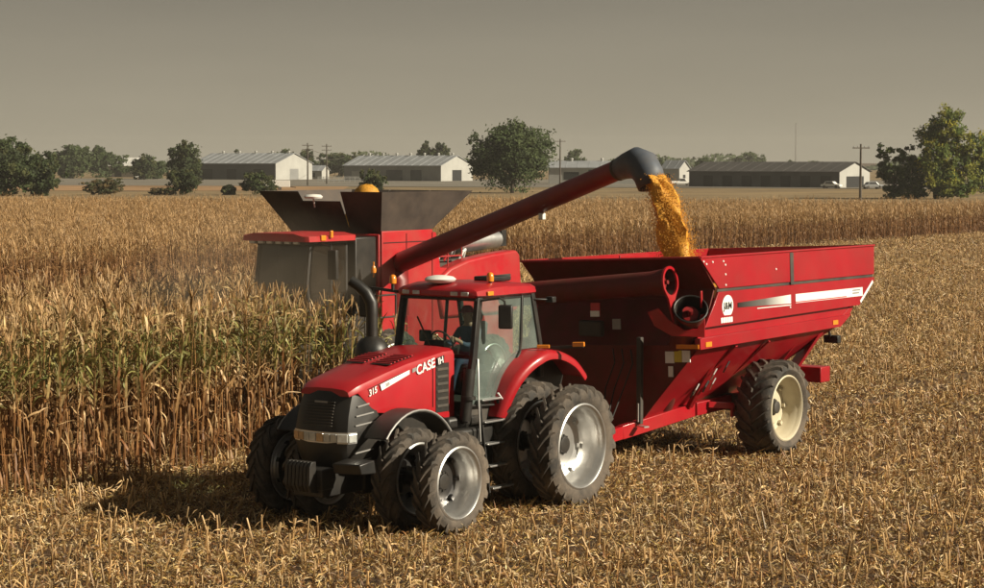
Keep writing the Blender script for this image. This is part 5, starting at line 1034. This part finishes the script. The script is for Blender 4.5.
# far horizon woodland as one mass
r = random.Random(77); vs = []; fs = []; cs = []
for i in range(9000):
    px = r.uniform(-120, 1100); dd = r.uniform(1500, 1700); hmax = 7 + 4 * math.sin(px * 0.021) + 3 * math.sin(px * 0.07 + 1)
    p = Vector((px_at(px, dd), dd, r.uniform(0, max(2, hmax)))); u = Vector((r.gauss(0, 1), r.gauss(0, 1), r.gauss(0, 1))).normalized(); v = u.orthogonal().normalized(); s = 3.2
    o = len(vs); vs += [p - u * s * 0.5, p + v * s * 0.4, p + u * s * 0.5, p - v * s * 0.4]; fs.append((o, o + 1, o + 2, o + 3)); c = r.choice(MID); cs += [c] * 4
b = MB(); b.add(vs, fs, cs); tag(b.obj('distant_woodland', 'leaf_dark', None, 0), 'low far-off line of trees on the horizon', 'trees', kind='stuff')

# ------------------------------------------------------------------ farm buildings
def shed(name, label, corner_px, d0, ry, L_, Wd, eave, ridge, wall_m, gable_m, roof_m, openings=(), gable_open=None, vents=0, rz=0.0):
    """corner: near right-front ground corner; the long wall runs left, the gable end goes back to the right"""
    t = thing(name, label, 'shed', (px_at(corner_px, d0), d0, 0), rz)
    b = MB(); b.span((-L_, 0, -0.2), (0, 0.15, eave)); b.obj('long_wall', wall_m, t, 0)
    b = MB(); b.span((-L_, Wd - 0.15, -0.2), (0, Wd, eave)); b.obj('long_wall', wall_m, t, 0)
    for x in (-L_ - 0.01, -0.14):
        b = MB(); b.prism([(x, 0.0, -0.2), (x, Wd, -0.2), (x, Wd, eave), (x, Wd / 2, ridge - 0.12), (x, 0.0, eave)], (0.15, 0, 0)); b.obj('gable_wall', gable_m if x > -1 else wall_m, t, 0)
    o_ = 0.5
    for sgn in (0, 1):
        y0 = -o_ if sgn == 0 else Wd + o_; ze = eave - o_ * (ridge - eave) / (Wd / 2)
        b = MB(); b.prism([(-L_ - 0.4, y0, ze), (0.4, y0, ze), (0.4, Wd / 2, ridge), (-L_ - 0.4, Wd / 2, ridge)], (0, 0, 0.12)); rf = b.obj('roof', roof_m, t, 0)
        for k in range(int(L_ / 3)):       # standing seams
            x = -L_ + 1.5 + k * 3; b = MB(); b.bar((x, y0, ze + 0.15), (x, Wd / 2, ridge + 0.15), 0.1, 0.06); b.obj('seam', roof_m, rf, 0)
    for (x0, x1, z0, z1, m) in openings:
        b = MB(); b.span((x0, -0.05, z0), (x1, -0.003, z1)); b.obj('door' if z0 < 0.3 else 'window', m, t, 0)
    if gable_open:
        for (y0, y1, z0, z1, m) in gable_open: b = MB(); b.span((0.012, y0, z0), (0.05, y1, z1)); b.obj('door', m, t, 0)
    for k in range(vents):
        x = -L_ + (k + 0.7) * L_ / vents; b = MB(); b.lathe([(0.3, -0.2), (0.3, 0.4), (0.45, 0.45), (0.4, 0.8), (0, 0.9)], 10, 'z', (x, Wd / 2, ridge)); b.obj('roof_vent', 'shed_white', t, 30)
    return t
# left grey shed
d0 = 690
shed('farm_shed', 'long grey shed with pale gable behind the left trees', 276, d0, 0, 34, 19.5, 5.4, 8.6, 'shed_dark', 'shed_white', 'roof_grey', [(-30, -26, 0, 3.5, 'opening'), (-20, -16, 0, 3.5, 'opening'), (-9, -5, 0, 3.5, 'opening')], [(7.5, 12, 0, 3.6, 'shed_grey')], 5, R(-32))
d0 = 640
shed('farm_shed', 'grey shed with ridge vents left of the spreading tree', 441, d0, 0, 36, 17, 4.8, 7.7, 'shed_grey', 'shed_white', 'roof_grey', [(-33, -29, 0.2, 3.0, 'shed_white'), (-27.5, -24, 0.2, 3.0, 'shed_white'), (-20, -14, 0, 3.4, 'shed_dark'), (-11, -7, 0, 3.4, 'shed_dark')], [(6, 11, 0, 3.4, 'opening')], 7, R(-33))
d0 = 560
shed('farm_shed', 'pale shed with green door half hidden by the auger', 640, d0, 0, 24, 10, 4.4, 6.0, 'shed_white', 'shed_white', 'roof_grey', [(-13.5, -8.5, 0, 3.8, 'door_green'), (-20, -16, 1.2, 3.2, 'opening')], None, 3, R(-8))
d0 = 478
shed('machine_shed', 'very long low dark shed with white open gable end', 839, d0, 0, 40, 13.6, 3.7, 5.75, 'shed_dark', 'shed_white', 'roof_dark', [(-36 + 5.2 * i, -33.4 + 5.2 * i, 0, 2.7, 'opening') for i in range(7)], [(3.0, 10.8, 0, 2.6, 'opening')], 0, R(-39))
d0 = 610
shed('white_house', 'small white gabled house just right of the spout', 679, d0, 0, 6, 5.0, 4.2, 6.2, 'shed_white', 'shed_white', 'roof_grey', [(-4.6, -3.2, 1.2, 2.6, 'opening')], [(1.8, 3.0, 0, 2.2, 'opening')], 0, R(-40))
d0 = 820
shed('white_barn', 'far white roofed barn between the left hedge trees', 136, d0, 0, 12, 10, 4.5, 7.4, 'shed_white', 'shed_white', 'white', [(-9, -6, 0, 3, 'opening')], None, 0, R(-20))
d0 = 720
shed('white_house', 'little white outbuilding beside the power poles', 322, d0, 0, 6, 6, 3.0, 4.6, 'shed_white', 'shed_white', 'roof_grey', [(-4, -2.5, 0.8, 2.2, 'opening')], None, 0, R(-20))

# white board fence between the sheds
d0 = 610; f_ = thing('board_fence', 'low white rail fence between the left and middle sheds', 'fence', (px_at(318, d0), d0, 0))
for i in range(9):
    b = MB(); b.span((i * 1.5, -0.06, 0), (i * 1.5 + 0.14, 0.06, 1.7)); b.obj('post', 'shed_white', f_, 0)
for z in (0.6, 1.05, 1.5):
    b = MB(); b.span((-0.05, -0.10, z), (12.2, -0.065, z + 0.16)); b.obj('rail', 'shed_white', f_, 0)

# ------------------------------------------------------------------ utility poles, wires, mast
def upole(px, ytop, d, label, arms=1):
    H_ = px_h(ytop, d); t = thing('utility_pole', label, 'pole', (px_at(px, d), d, 0), R(8), 'wooden power poles')
    b = MB(); b.tube([(0, 0, -0.3), (0, 0, H_)], [0.22, 0.14], 8); b.obj('post', 'pole_wood', t)
    for k in range(arms):
        z = H_ - 0.6 - 1.0 * k; b = MB(); b.bar((-1.3, -0.17, z), (1.3, -0.17, z), 0.12, 0.14); a_ = b.obj('crossarm', 'pole_wood', t, 0)
        for x in (-1.15, -0.5, 0.5, 1.15):
            b = MB(); b.lathe([(0.05, 0), (0.09, 0.1), (0.05, 0.25), (0, 0.27)], 8, 'z', (x, -0.17, z + 0.08)); b.obj('insulator', 'decal_grey', a_)
    return t
upole(308, 143, 520, 'wooden power pole with two crossarms beside the left shed gable', 2)
upole(327, 144, 560, 'second power pole right of the left shed gable', 2)
upole(560, 139, 520, 'power pole standing right of the spreading tree', 1)
upole(860, 144, 318, 'tall single power pole in front of the white gable of the dark shed', 1)
for k, (za, zb2) in enumerate(((148, 149), (153, 154))):
    p0 = Vector((px_at(308, 520), 520, px_h(za, 520))); p1 = Vector((px_at(345, 700), 700, px_h(zb2 + 3, 700)))
    b = MB(); b.tube([p0.lerp(p1, i / 10) - Vector((0, 0, 1.2 * 4 * (i / 10) * (1 - i / 10))) for i in range(11)], 0.05, 4)
    tag(b.obj('power_line', 'pole_wood', None), ('upper' if k == 0 else 'lower') + ' dark wire running from the poles behind the middle shed', 'wire')
d0 = 900; b = MB(); H_ = px_h(123, d0)
t = thing('radio_mast', 'thin tall mast rising behind the long dark shed', 'mast', (px_at(795, d0), d0, 0))
b = MB()
for a in (0, 2.09, 4.19): b.tube([(math.cos(a) * 0.35, math.sin(a) * 0.35, 0), (math.cos(a) * 0.12, math.sin(a) * 0.12, H_)], 0.09, 5)
b.obj('lattice_leg', 'decal_grey', t)
b = MB()
for i in range(18):
    z0 = H_ * i / 18; z1 = H_ * (i + 1) / 18; a = i * 2.09; b.tube([(math.cos(a) * 0.3, math.sin(a) * 0.3, z0), (math.cos(a + 2.09) * 0.28, math.sin(a + 2.09) * 0.28, z1)], 0.05, 4)
b.obj('bracing', 'decal_grey', t)

# ------------------------------------------------------------------ distant vehicles
def car(label, px, d, m, L_=4.6, rz=0.0, pickup=False):
    t = thing('parked_car' if not pickup else 'pickup_truck', label, 'car' if not pickup else 'truck', (px_at(px, d), d, 0), rz, 'vehicles parked by the farm buildings')
    pr = [(-L_ / 2, 0.45), (-L_ / 2, 0.95), (-L_ * 0.36, 1.02), (-L_ * 0.25, 1.55), (L_ * 0.12, 1.58), (L_ * 0.25, 1.05), (L_ / 2, 0.9), (L_ / 2, 0.45)]
    if pickup: pr = [(-L_ / 2, 0.5), (-L_ / 2, 1.15), (-L_ * 0.1, 1.15), (-L_ * 0.08, 1.8), (L_ * 0.14, 1.8), (L_ * 0.26, 1.18), (L_ / 2, 1.05), (L_ / 2, 0.5)]
    b = MB(); b.prism([(x, -0.9, z) for x, z in pr], (0, 1.8, 0)); b.obj('body', m, t, 0, 0.08)
    for s in (1, -1):
        gx = [(p[0] * 0.86, p[1] - 0.06) for p in pr[3:5]] if not pickup else [(-L_ * 0.06, 1.72), (L_ * 0.12, 1.72)]
        b = MB(); b.prism([(gx[0][0] - 0.2, s * 0.905, 1.1), (gx[0][0], s * 0.905, gx[0][1]), (gx[1][0], s * 0.905, gx[1][1]), (gx[1][0] + 0.35, s * 0.905, 1.1)], (0, 0.01 * s, 0)); b.obj('window', 'opening', t, 0)
        for x in (-L_ * 0.31, L_ * 0.31):
            b = MB(); b.lathe([(0, -0.1), (0.34, -0.1), (0.36, 0), (0.34, 0.1), (0, 0.1)], 14, 'y', (x, s * 0.85, 0.36)); b.obj('wheel', 'rubber', t)
    return t
car('white pickup truck parked below the small white house', 681, 530, 'white', 5.4, R(10), True)
car('silver car parked along the wall of the long dark shed', 748, 500, 'car_grey', 4.6, R(-35))
car('white car parked at the open gable of the long dark shed', 831, 470, 'white', 4.4, R(-30))
car('grey car parked under the right trees beside the white gable', 872, 460, 'car_grey', 4.4, R(15))
# white box trailer behind the combine tank
d0 = 440; t = thing('box_trailer', 'low white trailer standing behind the combine grain tank', 'trailer', (px_at(277, d0), d0, 0), R(5))
b = MB(); b.span((-2.7, -1.1, 0.7), (2.7, 1.1, 2.05)); b.obj('body', 'white', t, 0, 0.05)
for x in (-0.6, 0.6):
    for s in (1, -1): b = MB(); b.lathe([(0, -0.12), (0.38, -0.12), (0.4, 0), (0.38, 0.12), (0, 0.12)], 14, 'y', (x, s * 1.0, 0.4)); b.obj('wheel', 'rubber', t)
b = MB(); b.bar((2.7, 0, 0.75), (3.9, 0, 0.6), 0.15, 0.15); b.obj('drawbar', 'black', t, 0)

# ------------------------------------------------------------------ harvest haze
hz = bpy.data.materials.new('haze'); hz.use_nodes = True; n = hz.node_tree.nodes; n.remove(n['Principled BSDF'])
pv = n.new('ShaderNodeVolumePrincipled'); pv.inputs['Color'].default_value = (0.92, 0.88, 0.8, 1); pv.inputs['Density'].default_value = 0.00016; pv.inputs['Anisotropy'].default_value = 0.2
hz.node_tree.links.new(pv.outputs[0], n['Material Output'].inputs['Volume'])
MATS['haze'] = hz
b = MB(); b.span((-900, -40, -1.0), (900, 1800, 26.0)); tag(b.obj('haze', 'haze', None, 0), 'thin dusty haze over the whole field', 'haze', kind='stuff')

dm = bpy.data.materials.new('dust_cloud'); dm.use_nodes = True; n = dm.node_tree.nodes; l = dm.node_tree.links; n.remove(n['Principled BSDF'])
pv = n.new('ShaderNodeVolumePrincipled'); pv.inputs['Color'].default_value = (0.75, 0.62, 0.47, 1); pv.inputs['Anisotropy'].default_value = 0.1
tc = n.new('ShaderNodeTexCoord'); gr = n.new('ShaderNodeTexGradient'); gr.gradient_type = 'SPHERICAL'; nz = n.new('ShaderNodeTexNoise'); nz.inputs['Scale'].default_value = 2.2; nz.inputs['Detail'].default_value = 3
l.new(tc.outputs['Object'], gr.inputs[0]); l.new(tc.outputs['Object'], nz.inputs['Vector'])
m1 = n.new('ShaderNodeMath'); m1.operation = 'MULTIPLY'; l.new(gr.outputs['Fac'], m1.inputs[0]); l.new(nz.outputs['Fac'], m1.inputs[1])
m2 = n.new('ShaderNodeMath'); m2.operation = 'MULTIPLY'; m2.inputs[1].default_value = 0.22; l.new(m1.outputs[0], m2.inputs[0]); l.new(m2.outputs[0], pv.inputs['Density'])
l.new(pv.outputs[0], n['Material Output'].inputs['Volume']); MATS['dust_cloud'] = dm
b = MB(); b.lathe([(math.cos(t) if abs(math.cos(t)) > 1e-4 else 0.0, math.sin(t)) for t in [(-0.5 + i / 12) * math.pi for i in range(13)]], 24, 'z')
o = b.obj('dust_cloud', 'dust_cloud', None, 60); o.location = TW(-5.4, -10.2, 2.7); o.rotation_euler = (0, 0, TROT); o.scale = (3.4, 3.6, 2.3)
tag(o, 'pale brown dust hanging round the combine cab and header', 'dust', kind='stuff')
